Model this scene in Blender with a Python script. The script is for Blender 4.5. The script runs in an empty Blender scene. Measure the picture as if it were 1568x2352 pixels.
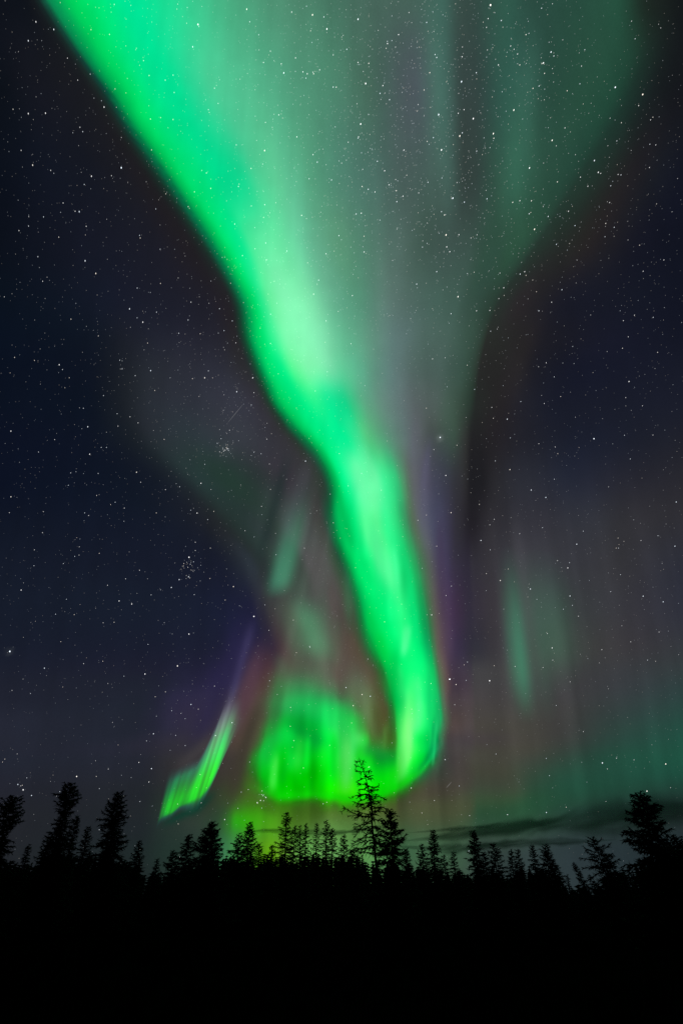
import bpy, math, random
import numpy as np

# ------------------------------------------------------------------ camera, world, exposure
scene = bpy.context.scene
COL = scene.collection
F = 1176.0                      # focal length measured from the star field, in units of a 1568 wide frame (18 mm)
TILT = math.atan(884.0 / F)     # the camera looks up
CAM = np.array([0.0, 0.0, 1.6])
FWD = np.array([0, math.cos(TILT), math.sin(TILT)])
UP = np.array([0, -math.sin(TILT), math.cos(TILT)])
RIGHT = np.array([1.0, 0, 0])

cam_data = bpy.data.cameras.new('camera')
cam = bpy.data.objects.new('camera', cam_data)
COL.objects.link(cam)
cam_data.sensor_fit = 'HORIZONTAL'
cam_data.sensor_width = 24.0
cam_data.lens = 18.0
cam_data.clip_start = 0.1
cam_data.clip_end = 200000
cam.location = CAM
cam.rotation_euler = (math.pi / 2 + TILT, 0, 0)
scene.camera = cam

world = bpy.data.worlds.new('World')
scene.world = world
world.use_nodes = True
wb = world.node_tree.nodes['Background']
wb.inputs[0].default_value = (0.004, 0.006, 0.012, 1)
wb.inputs[1].default_value = 0.3

scene.view_settings.view_transform = 'Standard'
scene.view_settings.look = 'None'
scene.view_settings.exposure = 0
scene.view_settings.gamma = 1
scene.cycles.max_bounces = 6
scene.cycles.diffuse_bounces = 2
scene.cycles.volume_bounces = 0
scene.cycles.transparent_max_bounces = 32
scene.cycles.use_adaptive_sampling = False
scene.cycles.use_denoising = False

rnd = random.Random(7)
npr = np.random.default_rng(11)


# ------------------------------------------------------------------ helpers
def link_mesh(name, verts, faces, mat=None, parent=None):
    me = bpy.data.meshes.new(name)
    me.from_pydata([tuple(v) for v in verts], [], [tuple(f) for f in faces])
    me.update()
    if mat:
        me.materials.append(mat)
    o = bpy.data.objects.new(name, me)
    COL.objects.link(o)
    if parent:
        o.parent = parent
    return o


def tag(o, label=None, cat=None, group=None, kind=None):
    if label: o['label'] = label
    if cat: o['category'] = cat
    if group: o['group'] = group
    if kind: o['kind'] = kind
    return o


def direction(x, y):
    x = np.asarray(x, float); y = np.asarray(y, float)
    d = (x[..., None] - 784) * RIGHT + (1176 - y[..., None]) * UP + F * FWD
    return d / np.linalg.norm(d, axis=-1, keepdims=True)


def plane_coords(d):
    z = np.maximum(d @ FWD, 1e-3)
    return 784 + F * (d @ RIGHT) / z, 1176 - F * (d @ UP) / z, d @ FWD


def lin(c):
    c = np.clip(np.asarray(c, float), 0, 255) / 255.0
    return np.where(c <= 0.04045, c / 12.92, ((c + 0.055) / 1.055) ** 2.4)


def slopes(x, y):
    """monotone slopes; x (n), y (n, ...)"""
    h = np.diff(x).reshape((-1,) + (1,) * (y.ndim - 1))
    d = np.diff(y, axis=0) / h
    m = np.zeros_like(y)
    a, b = d[:-1], d[1:]
    same = a * b > 0
    w1 = 2 * h[1:] + h[:-1]; w2 = h[1:] + 2 * h[:-1]
    with np.errstate(divide='ignore', invalid='ignore'):
        mm = (w1 + w2) / (w1 / a + w2 / b)
    m[1:-1] = np.where(same, mm, 0)
    m[0] = d[0]; m[-1] = d[-1]
    return m


def pchip(x, y, q):
    x = np.asarray(x, float); y = np.asarray(y, float)
    q = np.clip(q, x[0], x[-1])
    i = np.clip(np.searchsorted(x, q, side='right') - 1, 0, len(x) - 2)
    m = slopes(x, y)
    h = x[i + 1] - x[i]
    t = (q - x[i]) / h
    if y.ndim > 1:
        e_ = (Ellipsis,) + (None,) * (y.ndim - 1); t = t[e_]; h = h[e_]
    t2, t3 = t * t, t * t * t
    return ((2 * t3 - 3 * t2 + 1) * y[i] + (t3 - 2 * t2 + t) * h * m[i]
            + (-2 * t3 + 3 * t2) * y[i + 1] + (t3 - t2) * h * m[i + 1])


def vnoise(x, y, seed):
    """smooth value noise, -1..1"""
    tab = np.random.default_rng(seed).uniform(-1, 1, (256, 256))
    xi = np.floor(x).astype(int); yi = np.floor(y).astype(int)
    fx = x - xi; fy = y - yi
    fx = fx * fx * (3 - 2 * fx); fy = fy * fy * (3 - 2 * fy)
    g = lambda a, b: tab[a % 256, b % 256]
    return (g(xi, yi) * (1 - fx) + g(xi + 1, yi) * fx) * (1 - fy) + (g(xi, yi + 1) * (1 - fx) + g(xi + 1, yi + 1) * fx) * fy


def sstep(a, b, x):
    t = np.clip((x - a) / (b - a), 0, 1)
    return t * t * (3 - 2 * t)


# ------------------------------------------------------------------ the light of the night sky, by direction
FR = {'A': (.5, 0), 'B': (.5, 784), 'L': (.51, 282), 'P': (.27, 376), 'Q': (.27, 752.5), 'R': (.27, 1145), 'D': (1, 0)}
ROWS_TXT = '''
0|A 0 14,18,26|A 110 15,19,26|A 165 22,30,32|A 200 20,75,58|A 250 8,150,85|A 330 0,206,92|A 450 0,226,118|A 600 0,228,150|A 750 25,224,150|A 900 58,200,142|A 1050 72,172,128|A 1300 78,140,112|B 0 68,114,95|B 300 66,100,88|B 450 60,105,92|B 560 52,76,69|B 750 44,92,76|B 900 38,76,64|B 1250 34,82,62|B 1400 30,42,36|B 1568 20,24,26
200|A 0 12,17,25|A 200 22,24,32|A 400 26,28,32|A 440 28,40,38|A 480 10,80,60|A 530 0,175,82|A 600 0,220,104|A 680 0,228,130|A 780 0,228,148|A 880 38,216,150|A 1000 74,202,148|A 1200 84,180,138|A 1400 80,148,118|B 0 74,128,105|B 150 66,105,90|B 330 74,88,94|B 450 66,110,98|B 570 52,70,67|B 750 44,92,78|B 850 48,98,82|B 950 38,78,64|B 1100 36,80,62|B 1250 32,72,56|B 1350 28,48,42|B 1450 24,30,32|B 1568 21,23,28
400|A 0 11,16,26|A 300 19,23,34|A 560 26,27,34|A 665 30,30,33|A 715 24,52,42|A 750 8,100,65|A 800 0,185,85|A 850 0,220,108|A 920 0,226,120|A 1000 0,216,138|A 1100 20,212,142|A 1180 74,208,148|A 1300 94,196,148|A 1430 84,158,124|B 0 78,132,112|B 150 72,114,102|B 300 70,95,90|B 480 65,100,90|B 570 50,66,62|B 700 45,82,68|B 800 48,104,82|B 930 40,80,64|B 1050 36,68,56|B 1150 34,52,45|B 1300 34,34,36|B 1450 25,28,36|B 1568 19,22,34
550|A 0 11,16,26|A 400 21,24,36|A 700 27,28,38|A 860 32,30,34|A 920 26,52,42|A 950 8,105,68|A 1000 0,190,90|A 1040 0,228,118|A 1090 5,232,140|A 1150 72,235,155|A 1250 102,235,165|A 1350 105,212,160|A 1460 95,168,134|B 0 88,146,116|B 100 80,132,110|B 250 76,108,98|B 380 62,90,80|B 520 58,82,75|B 700 44,80,64|B 800 44,84,64|B 900 40,62,52|B 1000 36,44,40|B 1130 38,36,36|B 1250 30,30,36|B 1400 20,22,34|B 1568 17,20,32
700|A 0 10,18,30|A 300 16,23,36|A 550 24,28,42|A 950 31,31,41|A 1060 36,34,38|A 1090 24,60,46|A 1125 4,140,78|A 1170 0,215,105|A 1205 40,235,140|A 1250 108,248,165|A 1330 135,252,185|A 1430 125,226,170|A 1500 108,190,150|B 0 96,168,136|B 100 85,146,120|B 200 90,128,116|B 300 78,108,100|B 450 65,98,87|B 560 55,84,73|B 650 45,68,58|B 720 40,48,44|B 800 42,40,42|B 900 34,33,38|B 1050 24,26,38|B 1300 22,25,38|B 1568 18,21,34
775|A 0 10,18,32|A 400 15,22,34|A 550 26,30,40|A 800 34,36,48|A 1000 36,36,46|A 1085 38,37,40|A 1120 20,72,48|A 1155 0,160,82|A 1200 0,225,110|A 1250 55,245,148|A 1320 128,255,180|A 1420 136,248,185|A 1500 122,218,168|B 0 102,190,148|B 60 96,170,136|B 150 95,144,125|B 250 90,122,118|B 400 74,104,95|B 550 61,90,78|B 640 47,65,56|B 720 40,42,40|B 850 38,36,38|B 950 28,28,36|B 1200 24,26,40|B 1568 19,22,35
850|A 0 10,17,31|A 400 14,20,33|A 520 22,27,36|A 700 38,42,50|A 1000 44,46,57|A 1140 43,44,48|A 1175 25,70,48|A 1205 0,145,78|A 1240 0,215,108|A 1290 0,235,130|A 1350 88,250,150|A 1430 130,248,175|A 1520 120,222,168|B 0 98,206,154|B 80 92,176,140|B 150 92,145,125|B 230 92,125,120|B 350 77,102,96|B 470 67,93,85|B 560 56,82,71|B 620 44,56,49|B 700 38,38,38|B 800 40,38,40|B 900 27,28,37|B 1100 22,25,40|B 1568 24,27,40
925|A 0 11,18,32|A 400 13,20,33|A 540 24,29,37|A 700 40,45,53|A 900 46,50,60|A 1100 53,55,66|A 1200 50,50,56|A 1236 32,60,46|A 1268 0,150,75|A 1310 0,210,100|A 1380 0,235,130|A 1450 34,243,142|A 1520 8,230,145|B 10 10,216,138|B 50 50,196,132|B 110 92,165,130|B 180 100,140,125|B 260 95,118,116|B 350 85,98,98|B 470 72,95,85|B 550 55,75,64|B 620 38,42,40|B 720 38,36,38|B 850 32,33,42|B 1000 24,27,40|B 1568 26,29,42
1000|A 0 12,18,34|A 400 14,20,34|A 580 23,29,37|A 720 40,46,53|A 900 46,56,62|A 1100 54,58,66|A 1300 52,52,56|A 1335 42,56,49|A 1372 12,108,62|A 1415 0,185,88|A 1470 0,230,125|A 1568 0,236,145|B 60 50,222,142|B 120 85,190,125|B 200 90,150,120|B 280 95,120,115|B 350 88,98,100|B 420 70,80,78|B 500 60,80,70|B 570 48,52,50|B 620 34,34,36|B 700 36,34,38|B 850 32,33,42|B 1100 26,30,44|B 1568 30,32,42
1100|A 0 12,18,34|A 500 15,22,36|A 700 20,26,38|A 820 30,38,44|A 920 38,56,55|A 1050 36,58,50|A 1200 44,54,54|A 1320 56,52,60|A 1400 55,55,58|A 1475 46,56,50|A 1508 15,105,60|A 1540 0,180,85|B 0 0,235,130|B 40 40,250,155|B 100 105,255,170|B 150 108,250,168|B 200 60,235,145|B 240 50,205,125|B 280 76,150,105|B 320 88,100,92|B 370 85,85,98|B 430 66,68,84|B 500 54,56,66|B 570 44,44,46|B 630 30,30,34|B 720 42,42,47|B 850 42,44,53|B 1050 36,40,54|B 1300 38,39,49|B 1568 40,40,47
1200|A 0 16,22,36|A 700 20,26,40|A 900 26,30,40|A 1000 34,38,42|A 1100 38,52,50|A 1180 44,56,56|A 1240 48,62,58|A 1330 68,76,75|A 1400 70,74,74|A 1475 62,66,62|A 1515 20,100,60|A 1545 0,170,82|B 0 0,210,100|B 50 0,235,120|B 110 85,252,150|B 160 90,252,150|B 210 50,240,140|B 260 45,200,115|B 300 60,140,92|B 330 85,105,85|B 370 95,100,110|B 420 75,78,100|B 490 60,58,78|B 550 44,42,50|B 600 34,32,38|B 700 46,45,51|B 900 52,52,60|B 1100 50,52,60|B 1300 50,50,55|B 1568 47,47,53
1300|A 0 20,26,40|A 1000 24,28,44|A 1100 34,40,50|A 1150 42,50,58|A 1200 40,48,50|A 1300 58,72,65|A 1380 62,72,66|A 1430 82,82,82|A 1500 80,84,80|A 1568 40,84,60|B 20 15,125,65|B 45 0,185,85|B 80 0,230,108|B 140 30,245,130|B 200 88,250,150|B 250 45,235,130|B 300 20,215,115|B 340 40,160,90|B 380 74,112,84|B 410 86,92,90|B 450 75,70,92|B 520 56,50,70|B 580 46,42,56|B 650 52,50,58|B 820 66,67,72|B 930 60,62,67|B 1100 56,57,63|B 1300 53,53,58|B 1568 46,48,59
1400|A 0 22,28,42|A 800 24,30,46|A 1150 28,30,54|A 1195 42,42,55|A 1280 70,72,70|A 1350 78,86,78|A 1400 76,92,80|A 1480 78,88,78|A 1568 82,76,72|B 45 72,78,62|B 75 30,110,60|B 105 0,175,80|B 150 0,222,100|B 200 0,243,118|B 280 40,245,130|B 330 10,215,110|B 370 20,160,85|B 400 62,118,76|B 430 92,90,84|B 480 78,62,84|B 540 58,46,66|B 600 50,46,60|B 700 62,58,65|B 820 70,74,74|B 1000 62,72,69|B 1100 58,62,64|B 1300 56,56,62|B 1568 48,50,61
1500|A 0 24,29,43|A 1000 28,30,50|A 1100 36,34,66|A 1200 44,37,62|A 1300 78,62,66|A 1360 85,92,78|A 1430 86,100,84|A 1500 85,95,80|A 1568 90,78,72|B 75 86,76,62|B 115 50,92,55|B 150 10,150,60|B 190 0,205,75|B 240 0,238,105|B 300 20,245,120|B 360 0,228,110|B 400 10,175,95|B 425 60,128,80|B 447 98,90,82|B 490 76,62,80|B 550 52,46,66|B 620 48,48,58|B 700 60,58,64|B 850 68,70,70|B 1000 66,76,70|B 1200 62,62,63|B 1400 56,56,60|B 1568 52,56,60
1535|D 0 27,31,45|D 300 29,31,47|L 350 33,33,56|L 500 44,39,70|L 600 62,46,66|L 680 86,66,66|L 800 88,90,77|L 870 90,104,86|L 950 92,84,76|L 1050 88,82,70|L 1125 80,74,57|L 1158 42,108,50|L 1190 0,188,75|L 1260 0,235,105|L 1350 10,235,115|L 1400 20,190,95|L 1422 85,112,80|L 1445 98,88,80|L 1480 66,54,70|L 1568 62,58,67|D 1200 70,70,70|D 1300 64,66,66|D 1450 57,60,64|D 1568 52,60,62
1570|D 0 30,33,46|D 320 31,35,48|L 350 38,36,62|L 480 50,44,76|L 560 74,56,70|L 640 90,70,66|L 700 80,114,78|L 800 68,138,86|L 880 80,125,85|L 1000 94,100,82|L 1060 95,108,84|L 1130 85,86,60|L 1172 50,110,50|L 1200 10,180,70|L 1250 0,225,95|L 1310 50,240,120|L 1380 20,230,115|L 1412 30,180,95|L 1432 80,112,80|L 1455 92,80,74|L 1490 62,52,64|L 1568 68,62,69|D 1200 67,67,68|D 1300 64,64,66|D 1450 55,60,64|D 1568 46,62,62
1600|D 0 31,34,47|D 320 32,36,49|L 250 42,40,64|L 400 50,46,70|L 490 62,52,68|L 560 84,64,68|L 620 88,70,66|L 660 78,95,70|L 720 62,128,76|L 780 52,152,84|L 850 46,160,86|L 920 55,148,84|L 1000 80,120,80|L 1060 98,115,84|L 1110 90,105,72|L 1165 82,84,54|L 1200 20,150,60|L 1230 0,205,85|L 1290 70,240,120|L 1350 30,235,120|L 1400 20,215,110|L 1428 40,150,90|L 1448 98,96,84|L 1480 70,60,66|L 1568 74,66,71|D 1200 68,67,67|D 1300 64,64,66|D 1430 54,62,64|D 1568 43,64,62
1625|D 0 33,36,49|D 310 32,37,49|L 250 44,41,64|L 400 53,48,68|L 495 64,57,67|L 560 84,66,65|L 615 82,72,62|L 660 66,108,66|L 700 46,142,74|L 760 34,158,78|L 800 20,178,80|L 850 20,183,82|L 900 22,200,88|L 960 38,200,90|L 1020 60,165,84|L 1060 92,122,80|L 1120 90,106,66|L 1185 82,82,50|L 1212 35,135,55|L 1235 5,212,82|L 1285 85,245,120|L 1345 55,240,120|L 1400 20,220,110|L 1428 28,170,95|L 1449 86,104,82|L 1485 72,62,65|L 1568 76,68,70|D 1200 68,67,65|D 1300 64,64,64|D 1410 53,63,63|D 1568 40,67,62
1650|D 0 36,39,52|D 300 33,37,49|L 250 46,43,64|L 400 56,50,66|L 500 74,66,66|L 560 84,68,62|L 620 78,76,58|L 670 54,124,58|L 740 18,172,58|L 800 8,172,56|L 880 5,205,76|L 960 28,226,90|L 1030 42,208,80|L 1080 68,152,68|L 1120 88,112,60|L 1180 84,84,46|L 1212 50,120,50|L 1235 30,215,80|L 1280 98,250,120|L 1340 66,245,120|L 1390 20,225,110|L 1425 20,190,100|L 1450 78,112,80|L 1490 75,64,62|L 1568 78,70,70|D 1200 69,68,64|D 1300 63,64,63|D 1400 51,65,63|D 1568 37,70,62
1675|D 0 36,39,52|D 300 33,37,49|L 250 45,43,62|L 400 58,53,64|L 500 75,65,62|L 560 80,66,58|L 600 78,80,54|L 640 48,130,50|L 680 20,185,52|L 740 8,188,48|L 800 0,172,46|L 850 0,186,50|L 910 10,220,70|L 980 55,240,90|L 1030 50,225,85|L 1075 60,165,66|L 1115 85,112,55|L 1175 82,92,46|L 1210 60,105,42|L 1235 45,215,75|L 1275 110,255,122|L 1325 62,245,115|L 1385 12,220,100|L 1420 20,195,98|L 1445 70,112,78|L 1480 78,66,64|L 1568 77,70,70|D 1200 69,68,62|D 1300 62,63,62|D 1400 48,67,62|D 1568 34,74,63
1700|D 0 36,39,51|D 240 34,38,50|D 374 45,44,57|D 440 54,50,58|D 500 68,60,58|L 540 78,66,56|L 595 74,82,54|L 640 42,150,45|L 700 15,205,60|L 800 0,192,50|L 880 0,212,60|Q 0 0,235,60|Q 150 70,245,90|Q 250 90,255,110|Q 330 40,210,60|Q 380 60,125,40|Q 450 70,130,50|Q 520 70,100,35|Q 575 62,130,42|Q 605 60,235,88|Q 650 120,255,125|Q 700 110,255,125|Q 740 20,235,85|Q 800 0,215,75|Q 850 0,195,80|Q 880 20,215,100|Q 930 0,150,75|Q 960 60,120,80|Q 990 70,85,70|Q 1010 68,62,64|Q 1150 66,60,64|Q 1300 70,64,66|D 1200 69,67,62|D 1300 60,64,61|D 1400 44,69,62|D 1568 32,77,64
1720|D 0 35,38,50|D 240 37,39,52|D 374 45,44,55|D 440 52,50,55|D 500 66,59,56|L 560 74,68,54|L 598 58,108,46|L 630 18,188,52|L 680 8,215,45|L 720 2,200,40|L 800 0,188,32|L 850 0,190,36|L 900 10,225,50|L 960 25,235,65|L 1020 92,252,106|L 1060 55,222,70|L 1110 42,150,58|L 1160 50,135,52|L 1210 50,135,42|L 1240 60,235,78|L 1275 112,255,115|L 1320 50,240,90|L 1370 0,208,85|L 1392 0,175,85|L 1415 20,168,98|L 1440 60,98,74|L 1470 68,65,63|L 1568 70,67,65|D 1200 69,68,60|D 1300 55,66,60|D 1400 40,72,61|D 1568 31,78,63
1740|D 0 34,38,50|D 320 36,39,50|P 0 44,44,50|P 350 58,54,54|P 600 62,56,52|P 700 70,76,52|P 780 30,150,36|P 860 0,215,42|P 920 10,235,50|P 1000 0,200,22|P 1120 20,240,60|P 1220 0,215,30|P 1300 0,228,30|Q 0 0,238,40|Q 170 88,250,88|Q 250 50,235,50|Q 350 0,185,30|Q 450 10,150,48|Q 550 5,165,45|Q 600 68,245,80|Q 680 108,255,108|Q 730 20,235,60|Q 800 0,205,50|Q 850 0,150,60|Q 880 0,190,80|Q 910 20,120,65|Q 960 60,85,65|Q 1050 64,60,60|D 1145 70,70,62|D 1226 62,68,60|D 1307 48,70,60|D 1388 36,75,61|D 1568 30,79,63
1780|D 0 34,37,48|D 320 35,38,47|P 0 42,43,47|P 350 56,53,50|P 600 60,56,48|P 700 62,80,42|P 790 25,140,22|P 850 0,200,20|P 920 20,240,40|P 1000 0,188,10|P 1060 0,190,10|P 1150 0,218,10|P 1240 0,182,0|P 1350 0,218,0|Q 0 0,234,10|Q 150 50,246,50|Q 250 15,232,15|Q 400 0,225,20|Q 530 5,235,20|Q 610 30,250,30|Q 690 10,212,40|Q 760 20,150,55|Q 830 38,90,55|Q 900 60,75,60|Q 1100 66,62,58|D 1150 66,69,57|D 1226 51,72,58|D 1307 38,75,60|D 1568 29,75,61
1810|D 0 34,36,46|D 320 34,38,44|P 0 40,44,45|P 350 50,54,47|P 600 58,68,42|P 750 68,102,38|P 850 30,150,20|P 920 18,222,18|P 1000 0,202,0|P 1200 0,200,0|Q 0 12,236,0|Q 200 60,255,10|Q 350 20,240,0|Q 550 0,240,10|Q 620 10,190,12|Q 690 35,112,26|Q 760 62,72,42|Q 900 68,64,54|Q 1568 62,72,58|R 300 44,74,57|R 600 34,75,58|R 1568 30,62,52
1830|D 0 34,36,45|D 320 33,37,43|P 0 38,46,44|P 350 46,54,46|P 600 60,82,40|P 700 70,104,36|P 850 60,124,22|P 950 20,155,10|P 1000 5,198,10|P 1100 10,200,0|P 1250 30,152,10|P 1400 12,190,0|Q 0 28,222,0|Q 130 50,250,0|Q 300 30,222,0|Q 450 10,200,2|Q 530 48,130,20|Q 600 68,76,40|Q 800 68,66,52|Q 1568 58,78,56|R 300 40,76,54|R 600 34,72,56|R 1568 30,54,48
1845|D 0 34,36,44|D 320 33,37,42|P 0 38,48,44|P 350 45,56,46|P 550 54,78,44|P 650 62,108,38|P 800 60,124,20|P 1000 52,112,12|P 1150 55,98,25|P 1300 58,92,28|P 1450 54,110,25|Q 0 50,150,14|Q 130 44,195,8|Q 260 60,140,22|Q 400 72,112,34|Q 600 72,78,48|Q 1200 68,76,55|R 0 52,80,54|R 300 36,76,54|R 1000 34,62,52|R 1568 30,48,45
1865|D 0 34,36,43|D 320 33,38,42|P 0 38,50,45|P 350 46,60,48|P 500 48,74,48|P 620 56,140,28|P 800 60,148,20|P 950 62,130,22|P 1150 60,102,26|P 1350 60,96,28|Q 0 78,112,40|Q 300 80,104,44|Q 600 75,82,50|Q 1200 66,76,54|R 200 40,78,54|R 600 36,64,54|R 1568 32,46,44
1890|D 0 34,36,42|D 320 32,38,42|P 0 37,50,46|P 300 47,62,52|P 450 45,72,50|P 550 50,122,40|P 620 40,172,20|P 700 50,176,15|P 800 64,170,20|P 950 75,150,26|P 1100 72,116,32|P 1300 75,112,45|Q 0 88,132,60|Q 300 82,118,58|Q 600 74,92,56|Q 1000 66,80,55|R 0 46,80,58|R 600 40,62,54|R 1568 34,46,46
1920|D 0 34,36,42|D 320 31,38,41|P 0 36,50,46|P 350 44,62,52|P 500 48,100,58|P 600 58,132,58|P 750 72,152,40|P 900 80,152,30|P 1100 82,142,50|Q 0 98,150,76|Q 300 84,130,68|Q 600 68,104,64|Q 1000 60,84,60|R 0 54,76,62|R 600 42,58,56|R 1568 36,47,50
1955|D 0 33,36,41|D 320 30,40,40|P 0 34,50,45|P 350 42,64,52|P 520 60,122,78|P 650 70,142,70|P 820 85,152,22|P 900 95,162,20|P 1000 100,152,42|P 1200 110,178,88|Q 0 106,168,90|Q 300 86,142,74|Q 600 64,108,70|Q 1000 58,88,64|R 0 52,68,63|R 600 43,55,58|R 1568 36,48,52
2030|D 0 32,35,40|D 320 30,38,39|P 0 34,48,44|P 350 42,64,52|P 520 60,118,74|P 820 82,140,40|P 1200 104,162,84|Q 0 98,152,84|Q 600 62,96,68|Q 1100 58,80,64|R 300 46,58,60|R 1568 35,46,50
'''
XL = [(0, 106), (100, 172), (200, 243), (300, 303), (400, 372), (500, 440), (600, 502), (700, 553), (784, 578), (850, 602), (884, 618), (925, 638),
      (959, 661), (984, 679), (1009, 701), (1034, 720), (1059, 735), (1084, 747), (1134, 761), (1184, 764), (1234, 774), (1284, 795), (1334, 813), (1384, 827), (1434, 838),
      (1484, 856), (1534, 877), (1568, 889), (1600, 897), (1650, 905), (1700, 907), (2030, 907)]
XR = [(0, 730), (200, 745), (400, 755), (550, 770), (700, 795), (850, 835), (1000, 880), (1100, 912), (1200, 934), (1300, 957), (1400, 977), (1500, 990),
      (1568, 1000), (1650, 1012), (1700, 1013), (1740, 999), (1780, 968), (1810, 950), (1830, 945), (2030, 945)]
X0 = [(0, 40), (200, 120), (400, 210), (550, 255), (700, 262), (850, 262), (925, 272), (1000, 305), (1050, 350), (1100, 405), (1200, 500), (1300, 578), (1400, 604),
      (1500, 625), (1570, 628), (1625, 618), (1700, 603), (1740, 592), (1780, 585), (1810, 588), (2030, 595)]
X2 = [(0, 1085), (300, 1092), (450, 1092), (550, 1080), (700, 1050), (850, 1010), (1000, 1000), (1100, 1005), (1200, 1015), (1500, 1035), (2030, 1045)]
X2B = [(0, 1215), (300, 1205), (420, 1198), (500, 1185), (550, 1165), (600, 1142), (650, 1122), (700, 1100), (775, 1078), (850, 1060), (1000, 1045), (1400, 1062), (2030, 1075)]
X3 = [(0, 1500), (100, 1490), (200, 1452), (300, 1398), (400, 1334), (500, 1270), (550, 1238), (600, 1205), (650, 1172), (700, 1144), (775, 1118), (850, 1100),
      (925, 1092), (1000, 1085), (1100, 1080), (1400, 1085), (2030, 1100)]
row_y, row_c = [], []
UQ = np.linspace(0, 7, 2401)


def to_u(x, y):
    A = [np.full(np.shape(x), -300.0)] + [pchip([p[0] for p in t], [p[1] for p in t], y) for t in (X0, XL, XR, X2, X2B, X3)] + [np.full(np.shape(x), 1870.0)]
    u = np.zeros(np.shape(x))
    for k in range(7):
        u = np.where((x >= A[k]), k + (x - A[k]) / (A[k + 1] - A[k]), u)
    return np.clip(u, 0, 7)


for ln in ROWS_TXT.strip().splitlines():
    cells = ln.split('|'); y = float(cells[0]); st = []
    for c in cells[1:]:
        f, x, col = c.split(); a, b = FR[f]
        st.append((float(x) * a + b,) + tuple(float(v) for v in col.split(',')))
    st.sort()
    st = np.array(st)
    keep = np.concatenate([[True], np.diff(st[:, 0]) > 1.5]); st = st[keep]
    us = to_u(st[:, 0], np.full(len(st), y))
    row_y.append(y); row_c.append(pchip(us, st[:, 1:], UQ))
row_y = np.array(row_y); row_c = np.array(row_c)
YD = np.arange(0, 2031, 4.0)
TAB = pchip(row_y, row_c, YD)
_k = np.exp(-(np.arange(-12, 13) * 4.0) ** 2 / (2 * 10.0 ** 2)); _k /= _k.sum()
_k2 = np.exp(-(np.arange(-12, 13) * 4.0) ** 2 / (2 * 20.0 ** 2)); _k2 /= _k2.sum()
_p = np.concatenate([np.repeat(TAB[:1], 12, 0), TAB, np.repeat(TAB[-1:], 12, 0)])
_s1 = sum(_k[i] * _p[i:i + len(TAB)] for i in range(25)); _s2 = sum(_k2[i] * _p[i:i + len(TAB)] for i in range(25))
_w = sstep(1500, 1600, YD)[:, None, None]
TAB = _s2 * (1 - _w) + _s1 * _w

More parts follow.
